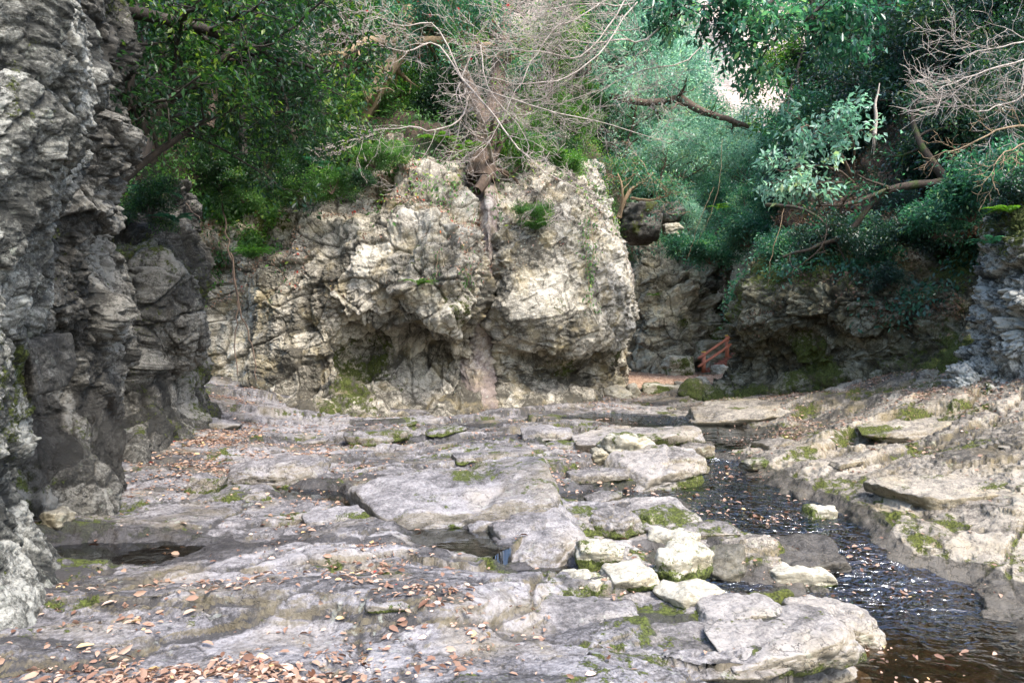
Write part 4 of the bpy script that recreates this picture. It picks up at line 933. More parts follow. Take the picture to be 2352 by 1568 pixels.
PROTO = {}
for key, args in {
        'green': dict(seed=1, H=6, R=2.6, size=.15, nleaf=24, bark='bark', leafm='leaf_green'),
        'green2': dict(seed=2, H=5, R=2.8, size=.15, nleaf=26, bark='bark_moss', leafm='leaf_green', lean=(.4, -.3)),
        'dark': dict(seed=3, H=6, R=2.8, size=.16, nleaf=26, bark='bark_dark', leafm='leaf_shade'),
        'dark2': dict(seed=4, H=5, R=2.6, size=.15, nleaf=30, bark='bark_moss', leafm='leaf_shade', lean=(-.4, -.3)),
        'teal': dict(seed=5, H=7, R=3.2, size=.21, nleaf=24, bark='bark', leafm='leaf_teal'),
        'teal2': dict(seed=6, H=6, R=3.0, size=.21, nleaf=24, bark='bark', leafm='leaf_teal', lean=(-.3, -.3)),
        'pale': dict(seed=7, H=8, R=3.8, size=.27, nleaf=24, bark='bark', leafm='leaf_pale'),
        'pale2': dict(seed=8, H=7, R=3.6, size=.25, nleaf=24, bark='bark_tan', leafm='leaf_pale', lean=(.3, -.3))}.items():
    PROTO[key] = evergreen(**args)
SH = {}
for key, args in {
        'dark': dict(seed=21, R=1.3, size=.10, nleaf=26, bark='bark_dark', leafm='leaf_dark'),
        'green': dict(seed=22, R=1.3, size=.10, nleaf=26, bark='bark', leafm='leaf_green'),
        'teal': dict(seed=23, R=1.5, size=.17, nleaf=17, bark='bark', leafm='leaf_teal'),
        'shade': dict(seed=24, R=1.4, size=.14, nleaf=20, bark='bark_dark', leafm='leaf_shade'),
        'pale': dict(seed=25, R=1.6, size=.18, nleaf=17, bark='bark_tan', leafm='leaf_pale')}.items():
    SH[key] = shrub(**args)
def put(kind, proto, p, s, rz, label, group, cat, names, tilt=(0, 0)):
    e = empty(kind, p); e.scale = (s, s, s); e.rotation_euler = (tilt[0], tilt[1], rz)
    tag(e, label, cat, group)
    for nm, me in zip(names, proto): add(nm, me, e)
    return e
def tree(proto, u, v, Y, s, rz, label, group, tilt=(0, 0)):
    return put('evergreen_tree', PROTO[proto], P(u, v, Y), s, rz, label, group, 'tree', ('trunk', 'crown'), tilt)
def bush(proto, u, v, Y, s, rz, label, group, tilt=(0, 0)):
    return put('shrub', SH[proto], P(u, v, Y), s, rz, label, group, 'shrub', ('stem', 'foliage'), tilt)

LT = [  # left slope trees: proto, u, v(base), Y, scale, rot
    ('dark', 330, 330, 13.0, .75, 0), ('green', 480, 260, 16.5, .85, 1), ('dark', 560, 330, 17, .75, 2), ('green2', 690, 330, 19, .8, 3), ('dark', 620, 180, 21, 1.0, 4),
    ('green', 790, 260, 21.5, .85, 5), ('green2', 760, 120, 25, 1.2, .5), ('dark', 450, 80, 19, 1.0, 1.5), ('green', 900, 150, 28, 1.1, 2.5), ('green', 1010, 260, 25, .9, 3.5),
    ('green2', 1160, 260, 27, .9, 4.5), ('green', 1250, 300, 26, .8, 5.5), ('teal', 1130, 120, 32, 1.2, .2), ('teal', 1260, 180, 33, 1.1, 1.2), ('teal2', 1000, 90, 33, 1.2, 2.2),
    ('green2', 1330, 360, 27, .7, 3.2), ('dark', 900, 230, 25, .7, 4.2), ('pale', 1350, 200, 38, 1.0, 5.2), ('dark', 250, 100, 15, .9, 2.2), ('teal', 880, 40, 36, 1.3, .9), ('dark', 1060, 300, 24, .5, 2.9),
    ('dark2', 700, 60, 29, 1.2, 3.9), ('green', 560, 20, 26, 1.2, 4.4)]
for i, (pr, u, v, Y, s, rz) in enumerate(LT):
    tree(pr, u, v, Y, s, rz, 'broadleaf evergreen growing on the slope above the left walls', 'evergreens on the left slope')
CT = [('pale', 1420, 420, 36, .8, 0), ('pale2', 1500, 380, 40, .9, 1), ('pale', 1560, 470, 38, .7, 2), ('pale2', 1470, 300, 46, 1.1, 3), ('pale', 1570, 330, 46, 1.0, 4), ('pale', 1390, 290, 44, 1.1, 5),
      ('pale2', 1640, 440, 40, .7, .6), ('pale', 1700, 480, 36, .6, 1.6), ('teal2', 1640, 540, 33, .5, 2.6), ('pale', 1590, 560, 32, .32, 3.6), ('teal', 1720, 560, 30, .42, 4.6), ('teal', 1650, 380, 44, .7, 5.6),
      ('pale', 1500, 470, 33, .5, .1), ('pale2', 1440, 200, 52, 1.1, 1.1), ('pale', 1520, 230, 54, .9, 2.1), ('teal', 1780, 480, 31, .6, 3.1), ('teal2', 1800, 560, 27, .45, 4.1)]
for i, (pr, u, v, Y, s, rz) in enumerate(CT):
    tree(pr, u, v, Y, s, rz, 'pale blue-green broadleaf tree on the slope behind the back wall', 'pale trees behind the back wall')
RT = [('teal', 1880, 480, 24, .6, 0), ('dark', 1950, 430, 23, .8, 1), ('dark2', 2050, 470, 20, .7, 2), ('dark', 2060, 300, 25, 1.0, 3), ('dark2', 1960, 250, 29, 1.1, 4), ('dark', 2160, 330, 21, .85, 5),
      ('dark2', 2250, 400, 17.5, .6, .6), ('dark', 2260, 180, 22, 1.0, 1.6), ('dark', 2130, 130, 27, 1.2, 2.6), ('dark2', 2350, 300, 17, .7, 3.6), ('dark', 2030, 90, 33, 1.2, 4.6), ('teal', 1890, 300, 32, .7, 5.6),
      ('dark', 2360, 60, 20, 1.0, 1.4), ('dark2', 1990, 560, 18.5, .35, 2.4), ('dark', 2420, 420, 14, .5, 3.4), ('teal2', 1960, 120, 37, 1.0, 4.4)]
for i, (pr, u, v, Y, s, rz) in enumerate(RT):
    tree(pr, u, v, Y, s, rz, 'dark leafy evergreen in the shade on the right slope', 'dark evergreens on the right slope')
# shrubs on the slopes, at cliff edges
rs = np.random.RandomState(99)
def slope_shrubs(Hg, Hn, n, protos, smin, smax, label, group, r0, r1, c0, c1):
    nv, nu = Hg.shape[:2]
    for i in range(n):
        a = int(nv*rs.uniform(r0, r1)); b = int(nu*rs.uniform(c0, c1)); p = Hg[a, b]
        e = put('shrub', SH[protos[rs.randint(len(protos))]], p, rs.uniform(smin, smax), rs.rand()*6.28, label, group, 'shrub', ('stem', 'foliage'), tuple(rs.normal(size=2)*.25))
slope_shrubs(HL, HLN, 60, ['dark', 'green', 'dark', 'green'], .6, 1.05, 'dense leafy shrub covering the slope above the left walls', 'shrubs on the left slope', .07, .5, .2, .95)
slope_shrubs(HB, HBN, 26, ['teal', 'pale', 'pale'], .9, 1.5, 'pale leafy shrub on the slope behind the back wall', 'shrubs behind the back wall', 0, .5, .05, .95)
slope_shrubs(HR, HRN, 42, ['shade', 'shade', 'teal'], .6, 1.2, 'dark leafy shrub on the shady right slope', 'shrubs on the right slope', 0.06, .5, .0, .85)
for (pr, u, v, Y, s, rz, lab) in [
        ('dark', 520, 400, 16.4, .55, 0, 'dark shrub hanging over the top of the pale wall beside the squat buttress'), ('green', 620, 380, 17.8, .55, 1, 'green shrub hanging over the left part of the pale wall'),
        ('dark', 720, 395, 17.4, .7, 2, 'dense dark shrub spilling over the middle of the pale wall'), ('dark', 800, 365, 17.8, .7, 3, 'dark shrub on the rim left of the bare soil patch'), ('green', 690, 450, 17, .4, 4, 'small green shrub clinging below the rim of the pale wall'),
        ('green', 1190, 370, 19.4, .7, 5, 'leafy shrub in the notch between pale wall and pillar'), ('green', 1220, 500, 17.4, .42, .5, 'small shrub growing on the shoulder of the pillar'),
        ('green', 1290, 390, 21, .7, 1.5, 'yellow-green shrub on top of the pillar'), ('dark', 350, 490, 11.2, .45, 2.5, 'dark shrub on top of the squat buttress'),
        ('teal', 1630, 600, 30, .85, 3.5, 'bright blue-green shrub hanging in front of the cave slit'), ('teal', 1580, 590, 30, .75, 4.5, 'leafy shrub drooping over the back wall'), ('teal', 1720, 560, 27, .8, 5.5, 'leafy shrub on the rim left of the dark right wall'),
        ('teal', 1800, 590, 19.5, .5, 1.2, 'leafy shrub at the top left corner of the dark right wall'), ('shade', 1900, 560, 17.6, .55, 2.2, 'dark shrub over the left half of the right wall rim'),
        ('shade', 1990, 570, 16.6, .5, 3.2, 'dark shrub over the middle of the right wall rim'), ('shade', 2080, 560, 15.6, .5, 4.2, 'dark shrub overhanging the right wall beside the slope litter'), ('teal', 2150, 540, 14.8, .5, 5.2, 'shaded shrub at the right end of the wall rim'),
        ('teal', 2230, 500, 13.6, .55, .2, 'leafy shrub behind the right edge outcrop'), ('teal', 2290, 440, 13, .6, 1.3, 'leafy shrub above the right edge outcrop'), ('shade', 2340, 470, 11.8, .4, .7, 'dark shrub on top of the right edge outcrop'), ('shade', 2040, 650, 15.4, .32, .9, 'small dark shrub on the ledge of the right wall'), ('green', 860, 380, 17.3, .5, 2.9, 'light green shrub beside the bare soil patch')]:
    bush(pr, u, v, Y, s, rz, lab, None)

# --- the dark tree leaning in from the left
def big_tree(name, seed, limbs, bark, leafm, label, cat, kids, lens, lf, group=None, width=.42, hexa=False, wig=.2, minr=.004, tint=None, flatk=.45, up=0, crown='crown', spread=.9, start=.2):
    pl = Plant(seed); e = empty(name, limbs[0][0][0])
    base = np.array(limbs[0][0][0])
    for pts, r0, r1 in limbs:
        pts = np.array(pts)-base
        pts = cr(pts, np.linspace(0, len(pts)-1, len(pts)*3))
        pts = pts+pl.r.normal(size=pts.shape)*.025*np.linspace(0, 1, len(pts))[:, None]
        pl.grow(pts, r0, r1, 0, kids, lf, lens=lens, start=start, spread=spread, wig=wig, minr=minr, flatk=flatk, up=up)
    add('trunk', pl.wood_mesh('trunk', M[bark]), e)
    if pl.L: add(crown, leaf_mesh(crown, pl.L, M[leafm], pl.r, width, hexa), e)
    return tag(e, label, cat, group), pl
PP = lambda *a: [P(*q) for q in a]
big_tree('evergreen_tree', 301, [(PP((255, 420, 9.6), (330, 300, 9.6), (420, 200, 9.8), (520, 120, 10), (600, 30, 10.4)), .09, .03),
                                 (PP((265, 430, 9.6), (390, 330, 10), (520, 260, 10.4), (650, 260, 10.8)), .06, .015),
                                 (PP((270, 400, 9.6), (300, 200, 9.4), (310, 50, 9.4), (330, -80, 9.6)), .07, .02),
                                 (PP((270, 20, 9.0), (400, 50, 9.4), (540, 90, 9.8), (650, 140, 10.2), (760, 170, 10.8)), .10, .02)],
         'bark_dark', 'leaf_dark', 'dark tree leaning out from behind the second left wall with long black limbs', 'tree', (11, 6, 4), (1.5, .75, .4), leafer(13, .105, .4, .10))
# thin hanging twig curtain, camellia with red flowers
cam_t, pl = big_tree('camellia_tree', 311, [(PP((1000, 240, 22), (1020, 120, 21), (1040, 40, 20.5), (1060, -60, 20.5)), .09, .03), (PP((1010, 150, 21), (1080, 80, 20), (1120, 140, 19.5)), .05, .02), (PP((1010, 150, 21), (960, 60, 20), (900, 30, 19.5)), .05, .02)],
         'bark_tan', 'leaf_teal', 'camellia with glossy leaves and a few red flowers above the pale wall', 'tree', (8, 6, 4), (1.6, .8, .45), leafer(22, .11, .3, .12))
L0 = pl.L; allp = np.concatenate([l[0] for l in L0]); pick = allp[pl.r.choice(len(allp), 26, replace=False)]
fl = []
for p in pick:
    m = 7; dr = pl.r.normal(size=(m, 3)); fl.append((np.repeat(p[None], m, 0), dr, pl.r.normal(size=(m, 3)), np.full(m, .06)))
add('flowers', leaf_mesh('flowers', fl, M['petal'], pl.r, .9), cam_t)

for k_, (u, v, Y, s_, lab) in enumerate([(500, 430, 17.0, .55, 'leafy spray hanging at the left end of the pale wall rim'), (560, 460, 16.9, .45, 'small leafy spray hanging below the rim left of the grassy tuft'), (660, 430, 16.8, .5, 'leafy spray drooping over the pale wall above the creeper stems'),
        (760, 440, 16.6, .5, 'leafy spray drooping over the broken middle of the pale wall'), (830, 430, 16.6, .42, 'small spray at the rim beside the ochre part of the pale wall'), (900, 360, 17.6, .4, 'small spray at the lower end of the bare soil patch')]):
    bush('green' if k_ % 2 else 'dark', u, v, Y, s_, k_*1.3, lab, None, (.5, 0))
# --- bare trees
def bare(name, seed, limbs, label, kids=(7, 5, 4, 3), lens=(2.0, 1.1, .55, .28), bark='bark_pale', wig=.19, minr=.0042, up=-.01, spread=.62):
    return big_tree(name, seed, limbs, bark, 'leaf_green', label, 'tree', kids, lens, None, wig=wig, minr=minr, flatk=.6, up=up, spread=spread)
bare('bare_tree', 321, [(PP((1640, -160, 16.5), (1480, -60, 15.5), (1400, 60, 15), (1330, 130, 14.8), (1250, 120, 14.6), (1160, 110, 14.4)), 0.0216, 0.0140),
                        (PP((1640, -160, 16.5), (1480, -60, 15.5), (1330, 40, 15), (1280, 60, 14.6), (1230, 130, 14.4), (1190, 200, 14.2), (1150, 280, 14.2)), 0.0202, 0.0084),
                        (PP((1600, -120, 16.2), (1450, 20, 15), (1380, 120, 14.6), (1300, 180, 14.4), (1200, 190, 14.2), (1080, 170, 14)), 0.0216, 0.0084),
                        (PP((1650, -100, 16.4), (1500, 80, 15.2), (1420, 90, 15), (1330, 100, 14.8), (1270, 75, 14.6)), 0.0252, 0.0070)],
     'bare tree whose pale twigs fan across the top middle in front of the evergreens')
bare('bare_tree', 322, [(PP((1135, 390, 19), (1110, 290, 17), (1075, 220, 15.2), (1060, 180, 14.4)), 0.0648, 0.0350), (PP((1060, 180, 14.4), (1130, 260, 14.2), (1190, 340, 14), (1260, 400, 14), (1340, 440, 14.2)), 0.0252, 0.0056),
                        (PP((1075, 220, 15.2), (1060, 270, 14.4), (1000, 300, 14), (930, 290, 13.8), (830, 300, 13.8)), 0.0216, 0.0056),
                        (PP((1060, 180, 14.4), (1100, 200, 14.4), (1180, 230, 14.2), (1290, 260, 14.2), (1420, 290, 14.6), (1540, 330, 15)), 0.0216, 0.0056),
                        (PP((1060, 180, 14.4), (1000, 100, 14.6), (930, 120, 14.2), (860, 100, 14), (780, 90, 13.8)), 0.0216, 0.0056),
                        (PP((1060, 180, 14.4), (1000, 60, 14.6), (920, 60, 14.2), (850, 40, 14), (760, 60, 13.8)), 0.0180, 0.0042),
                        (PP((1060, 180, 14.4), (1100, 100, 14.4), (1120, 200, 14.2), (1200, 300, 14.2), (1220, 380, 14.2)), 0.0216, 0.0056)],
     'bare twiggy tree with drooping pale sprays in front of the soil patch', kids=(6, 4, 4, 2), lens=(1.3, .8, .4, .22))
bare('bare_tree', 323, [(PP((1760, -120, 18), (1620, 40, 17), (1500, 60, 16.5), (1400, 70, 16), (1290, 30, 15.6)), 0.0216, 0.0070), (PP((1760, -120, 18), (1600, 120, 17), (1480, 160, 16.5), (1370, 210, 16), (1280, 240, 15.8)), 0.0202, 0.0070),
                        (PP((1560, -30, 16), (1450, 10, 15.8), (1350, 10, 15.6), (1220, 20, 15.4)), 0.0288, 0.0070)],
     'bare pinkish twigged tree at the top just right of centre', bark='bark_pale')
bare('bare_tree', 324, [(PP((2500, 110, 9.5), (2400, 130, 9.3), (2300, 150, 9.2), (2200, 190, 9.2), (2140, 220, 9.2)), 0.0216, 0.0042),
                        (PP((2500, 180, 9.5), (2400, 200, 9.2), (2310, 240, 9.0), (2230, 250, 9.0), (2150, 240, 9.2)), 0.0180, 0.0035),
                        (PP((2450, 60, 9.5), (2380, 90, 9.3), (2290, 110, 9.2), (2200, 130, 9.2)), 0.0180, 0.0035)],
     'bare tree reaching in from the top right edge with tan twigs', kids=(7, 5, 4), lens=(.9, .5, .28), minr=.0035)
bare('bare_tree', 325, [(PP((2480, 300, 8.6), (2380, 290, 8.5), (2290, 300, 8.4), (2210, 340, 8.4), (2150, 355, 8.4)), .018, .004),
                        (PP((2420, 330, 8.6), (2350, 330, 8.5), (2290, 370, 8.4), (2280, 430, 8.4)), .014, .004)],
     'bare yellowish branch tree hanging in from the right edge above the outcrop', kids=(6, 4, 2), lens=(.4, .25, .14), minr=.003, bark='bark_tan', spread=.6)
# --- big old trunks
def trunk_tree(name, seed, limbs, bark, label, kids=(4, 4), lens=(1.2, .6), leafm='leaf_green', lf=None, cat='tree'):
    return big_tree(name, seed, limbs, bark, leafm, label, cat, kids, lens, lf, minr=.01, start=.45)
trunk_tree('old_tree', 331, [(PP((1105, 415, 18.6), (1108, 360, 18.8), (1120, 300, 19), (1140, 230, 19.5), (1150, 140, 20), (1170, 0, 21)), .42, .16),
                             (PP((1120, 300, 19), (1080, 200, 19.5), (1040, 120, 20), (980, 60, 20.5)), .20, .06),
                             (PP((1095, 440, 18.0), (1120, 400, 18.5), (1130, 330, 19)), .14, .18), (PP((1075, 400, 18.2), (1095, 360, 18.6), (1118, 310, 19)), .10, .16)],
           'bark', 'thick old tree rooted in the cleft above the pale wall', lf=leafer(20, .11, .3, .2))
trunk_tree('old_tree', 332, [(PP((825, 310, 20.6), (850, 240, 19.8), (875, 190, 19.5), (905, 140, 19.6), (930, 100, 19.8), (940, 20, 20)), .28, .18), (PP((935, 105, 19.8), (860, 95, 19.4), (800, 120, 19), (770, 150, 19)), .20, .08),
                             (PP((935, 100, 19.8), (1010, 95, 19.8), (1080, 105, 20), (1160, 110, 20.5)), .16, .07), (PP((815, 320, 20.2), (845, 250, 19.6), (872, 195, 19.5)), .16, .24)],
           'bark_tan', 'leaning old tree with a torn orange wound above the bare soil patch', lf=leafer(16, .11, .3, .2))
trunk_tree('old_tree', 333, [(PP((2330, 330, 16.4), (2240, 390, 16.4), (2150, 420, 16.4), (2030, 440, 16.6), (1960, 520, 16.8), (1900, 560, 17), (1800, 590, 17.4)), .15, .03), (PP((2170, 410, 16.4), (2120, 340, 16.6), (2090, 250, 17)), .12, .04), (PP((2030, 440, 16.6), (1940, 470, 16.4), (1870, 470, 16.2)), .07, .02)],
           'bark_moss', 'mossy tree stretching a long horizontal limb over the right wall', lf=leafer(14, .13, .3, .2), leafm='leaf_teal')
trunk_tree('old_tree', 334, [(PP((1800, 640, 17.2), (1850, 600, 16.8), (1890, 560, 16.6), (1900, 500, 16.8)), .025, .012), (PP((1760, 470, 19), (1840, 480, 18), (1900, 520, 17.4), (1950, 620, 16.6)), .05, .02)],
           'bark_moss', 'thin bright mossy branch tree in front of the right wall', kids=(3, 3), lens=(.6, .3), lf=None)
trunk_tree('slender_tree', 335, [(PP((1905, 260, 30), (1880, 180, 30), (1868, 90, 30), (1860, -20, 30)), .20, .10), (PP((1895, 270, 30), (1850, 230, 29.6), (1830, 170, 29.6), (1850, 100, 30)), .10, .04), (PP((1840, 340, 29), (1815, 290, 29), (1812, 220, 29.4), (1830, 160, 30)), .08, .03)],
           'bark_dark', 'slender dark multi stemmed tree against the bright far hillside', kids=(6, 4, 3), lens=(2.2, 1.2, .7), lf=leafer(16, .22, .5, .28), leafm='leaf_green')
trunk_tree('slender_tree', 336, [(PP((2010, 330, 31), (1970, 180, 31), (1950, 60, 31), (1960, -60, 31)), .18, .10), (PP((1985, 230, 31), (1920, 120, 31), (1890, 0, 31)), .14, .05)],
           'bark_dark', 'slender dark tree beside the gap to the far hillside', kids=(6, 4, 3), lens=(2.2, 1.2, .7), lf=leafer(16, .22, .5, .28), leafm='leaf_green')
trunk_tree('hanging_branch_tree', 337, [(PP((1900, -120, 16), (1800, -20, 15.6), (1720, 40, 15.4), (1640, 90, 15.4)), .08, .02), (PP((1960, -80, 16), (1880, 20, 15.6), (1800, 80, 15.4), (1730, 130, 15.4)), .06, .02), (PP((1760, -80, 16), (1680, -10, 15.6), (1600, 20, 15.4), (1540, 40, 15.6)), .06, .02), (PP((2000, -60, 16), (1980, 20, 15.6), (1940, 60, 15.4)), .05, .02)],
           'bark_dark', 'large leaved branches hanging in from above at top right of centre', kids=(7, 4, 3), lens=(1.2, .6, .35), lf=leafer(13, .19, .8, .12), leafm='leaf_teal')
trunk_tree('broadleaf_sapling', 338, [(PP((1960, 420, 16.5), (1930, 350, 15.8), (1880, 300, 15.4), (1830, 290, 15.2)), .04, .012), (PP((1960, 420, 16.5), (1920, 390, 15.6), (1850, 380, 15.2), (1790, 400, 15.2)), .03, .01), (PP((1960, 420, 16.5), (1960, 330, 15.6), (1930, 280, 15.3)), .03, .01), (PP((1960, 420, 16.5), (1880, 420, 15.6), (1830, 440, 15.3)), .03, .01)],
           'bark', 'sapling with big pale leaves lit in front of the dark right slope', kids=(6, 4), lens=(.8, .4), lf=leafer(16, .17, .6, .14), leafm='leaf_pale')
trunk_tree('fallen_branch_tree', 339, [(PP((1560, 225, 34), (1610, 255, 33), (1660, 270, 32), (1720, 290, 32)), .22, .1), (PP((1400, 220, 34), (1480, 235, 34), (1560, 225, 34)), .14, .2)],
           'bark', 'reddish bent limb tree among the pale trees in the middle distance', kids=(3, 4), lens=(2, 1), lf=leafer(12, .16, .3, .3), leafm='leaf_pale')
trunk_tree('multi_stem_tree', 340, [(PP((1420, 500, 27), (1440, 450, 27), (1470, 420, 27), (1500, 400, 27)), .10, .05), (PP((1425, 500, 27), (1430, 440, 26.6), (1420, 400, 26.6)), .06, .03), (PP((1450, 455, 27), (1490, 460, 26.6), (1530, 450, 26.4)), .06, .03)],
           'bark_tan', 'small twisted tree beside the perched boulder above the back wall', kids=(4, 4, 3), lens=(1.6, .9, .5), lf=leafer(16, .13, .3, .2), leafm='leaf_teal')
# broken snag
pl = Plant(351); sp = PP((2008, 310, 16.2), (2012, 270, 16.2), (2010, 240, 16.2), (2016, 215, 16.2), (2020, 192, 16.2))
base = sp[0]; pts = np.array(sp)-base; pl.tube(cr(pts, np.linspace(0, 4, 20)), .05, .012, 6)
for k in range(9): pl.tube(pl.path(pts[0]+pl.r.normal(size=3)*.02, (pl.r.normal()*.1, 0, -1), .45*pl.r.rand()+.1, 3, .05), .008, .003, 3)
e = empty('snag', base); add('trunk', pl.wood_mesh('trunk', M['bark_pale']), e); tag(e, 'splintered pale broken stem standing among dark leaves on the right slope', 'dead tree')

# --- vines
def vine(seed, paths, bark, label, r=.012, leafm=None, n=0, size=.08, kids=()):
    pl = Plant(seed); base = paths[0][0]
    for pa in paths:
        a = np.array(pa)-base; a = cr(a, np.linspace(0, len(a)-1, len(a)*5)); a = a+pl.r.normal(size=a.shape)*.02
        pl.tube(a, r, r*.6, 4)
        if n: leafer(n, size, .8, .10, .9)(pl, a)
    e = empty('vine', base); tb = pl.tubes
    for t_ in tb: pl.tubes = [t_]; add('stem', pl.wood_mesh('stem', M[bark]), e)
    if pl.L: add('foliage', leaf_mesh('foliage', pl.L, M[leafm], pl.r), e)
    return tag(e, label, 'vine')
vine(361, [PP((500, 400, 18.4), (515, 500, 16.8), (525, 560, 16.5), (545, 680, 16.6), (540, 780, 16.6), (545, 860, 16.2)), PP((530, 580, 16.4), (550, 700, 16.4), (580, 800, 16.4), (590, 870, 16.0))], 'bark', 'thin dark creeper stems hanging down the left end of the pale wall', .022)
vine(362, [PP((1355, 480, 18.4), (1362, 580, 17.8), (1352, 640, 17.6), (1362, 720, 17.5)), PP((1350, 500, 18.4), (1345, 560, 17.8), (1352, 690, 17.5))], 'bark_tan', 'leafy green creeper trailing down the right side of the pillar', .01, 'leaf_green', 130, .10)
vine(363, [PP((1432, 590, 20.6), (1448, 610, 20.2), (1455, 650, 20.1), (1448, 670, 20.2)), PP((1432, 590, 20.6), (1440, 620, 20.2), (1450, 645, 20.1)), PP((1432, 590, 20.6), (1452, 620, 20.2), (1452, 660, 20.1))], 'bark_pale', 'bundle of pale roots hanging from the right edge of the pillar', .012)
vine(364, [PP((1640, 430, 29), (1610, 500, 28.8), (1590, 560, 28.8), (1580, 590, 28.8)), PP((1660, 320, 29), (1652, 420, 28.8), (1630, 500, 28.6), (1600, 560, 28.6)), PP((1800, 480, 19), (1770, 600, 18.6), (1765, 660, 18.6))], 'bark_tan', 'pale lianas hanging in front of the trees above the cave', .011)
vine(365, [PP((1090, 480, 17.2), (1070, 600, 16.0), (1078, 650, 15.8)), PP((1130, 400, 17.6), (1140, 450, 17.2), (1145, 500, 17.2))], 'bark_tan', 'leafy creeper at the cleft beside the old tree roots', .01, 'leaf_green', 60, .1)
vine(366, [PP((430, 470, 12.5), (470, 520, 12.2), (500, 560, 14), (520, 620, 16)), PP((620, 600, 16.6), (650, 640, 16.4), (600, 690, 16.4))], 'bark', 'brown tangled creeper over the squat buttress', .012, 'leaf_dark', 40, .08)
vine(367, [PP((1400, 700, 19.4), (1392, 760, 19.4)), PP((1010, 570, 15.9), (1000, 640, 15.7))], 'bark_tan', 'little creeper sprig on the pillar', .008, 'leaf_green', 30, .08)

# --- ferns and grass tufts
def fern_mesh(seed, n=13, L=.5, mat='fern', leaf=.09):
    r = np.random.RandomState(seed); LL = []
    for k in range(n):
        a = r.rand()*6.28; pl = Plant(seed*50+k); p = pl.path((0, 0, 0), (math.cos(a)*.8, math.sin(a)*.8, .9), L*r.uniform(.7, 1.2), 9, .04, -.16)
        t = np.linspace(.8, 9, 26); i = np.minimum(t.astype(int), 8); q = p[i]*(1-(t-i))[:, None]+p[i+1]*(t-i)[:, None]
        d = p[i+1]-p[i]; d /= np.linalg.norm(d, axis=1)[:, None]; sd = np.cross(d, [0, 0, 1.]); sd /= np.linalg.norm(sd, axis=1)[:, None]
        w_ = leaf*np.sin(np.linspace(.35, 3.0, 26))
        for s in (-1, 1): LL.append((q, sd*s+d*.35-np.array([0, 0, .15]), np.tile([0, 0, 1.], (26, 1)), w_))
        LL.append((p[:-1], p[1:]-p[:-1], np.tile([0, 0, 1.], (9, 1)), np.full(9, L/8)))
    return leaf_mesh('fern', LL, M[mat], r, .28)
fm = [fern_mesh(1), fern_mesh(2, 9), fern_mesh(3, 11, mat='leaf_teal')]
for (k, u, v, Y, s, lab) in [(0, 960, 655, 15.6, .9, 'bright fern sprouting from the middle of the pale wall'), (2, 730, 400, 17.2, 1.8, 'large drooping fern on the rim of the pale wall'), (1, 880, 345, 18.2, 1.5, 'yellow-green fern beside the bare soil patch'),
                             (0, 1010, 330, 18.8, 1.3, 'fern on the slope left of the old tree'), (0, 1090, 350, 18.2, 1.3, 'fern at the roots of the old tree'), (2, 1240, 330, 21, 1.6, 'fern on the rim of the pillar'), (0, 1290, 365, 21.0, 1.6, 'yellowish fern on the crest of the pillar'),
                             (2, 2275, 560, 11.7, .8, 'fern on the left corner of the right edge outcrop'), (0, 2320, 490, 11.6, .9, 'big blue-green fern on top of the right edge outcrop'), (2, 2345, 440, 11.8, .8, 'fern at the right edge above the outcrop'),
                             (2, 400, 510, 11.2, .9, 'dark fern on top of the squat buttress'), (0, 1560, 918, 21.4, .7, 'bright little fern beside the mossy boulder'), (1, 1650, 480, 28, 1.2, 'fern among the shrubs above the cave'),
                             (2, 360, 450, 11.4, 1.0, 'fern in the shade behind the second left wall'), (1, 1500, 680, 33, 1.0, 'small fern on the back wall')]:
    o = add('fern', fm[k], loc=P(u, v, Y)); o.scale = (s,)*3; o.rotation_euler = (0, 0, u); tag(o, lab, 'fern')
r = np.random.RandomState(5); LL = []
for k in range(160):
    pl = Plant(900+k); a = r.rand()*6.28; p = pl.path(r.normal(size=3)*.08*np.array([1, 1, .3]), (math.cos(a)*.5, math.sin(a)*.5, 1), .6*r.uniform(.6, 1.1), 6, .03, -.28)
    LL.append((p[:-1], p[1:]-p[:-1], np.tile([0, .3, 1.], (6, 1))+r.normal(size=(6, 3))*.3, np.full(6, .12)))
o = add('grass_tuft', leaf_mesh('grass_tuft', LL, M['leaf_green'], r, .16), loc=P(575, 590, 17.0)); tag(o, 'grassy tuft growing from the left end of the pale wall', 'grass tuft')
o = add('grass_tuft', o.data, loc=P(1230, 525, 17.2)); tag(o, 'grassy tuft among the shrubs on the shoulder of the pillar', 'grass tuft'); o.scale = (.8,)*3

# ------------------------------------------------------------------ ivy and litter on slopes (uncountable)
def scatter(V, N, n, size, mat, name, label, seed, weight=None, hang=.8, width=.5, off=.03, sdv=.22, hexa=False, cat='ground cover'):
    rs = np.random.RandomState(seed)
    w_ = np.ones(len(V)) if weight is None else weight
    w_ = w_/w_.sum(); idx = rs.choice(len(V), n, p=w_)
    p = V[idx]+rs.normal(size=(n, 3))*off+N[idx]*off*rs.rand(n)[:, None]*2
    dr = rs.normal(size=(n, 3)); dr[:, 2] -= hang; nr = N[idx]+rs.normal(size=(n, 3))*.5
    me = leaf_mesh(name, [(p, dr, nr, size*rs.uniform(.6, 1.3, n))], M[mat], rs, width, hexa, sdv=sdv)
    return tag(add(name, me), label, cat, kind='stuff')
def flatw(H): return H.reshape(-1, 3)
ht = np.repeat(np.linspace(0, 1, 160), 260)
scatter(flatw(HL), flatw(HLN), 60000, .10, 'leaf_green', 'ivy', 'mixed low leaves and ivy covering the left slope', 71, weight=np.exp(-ht*3.5)+.02, off=.12)
ht = np.repeat(np.linspace(0, 1, 160), 240)
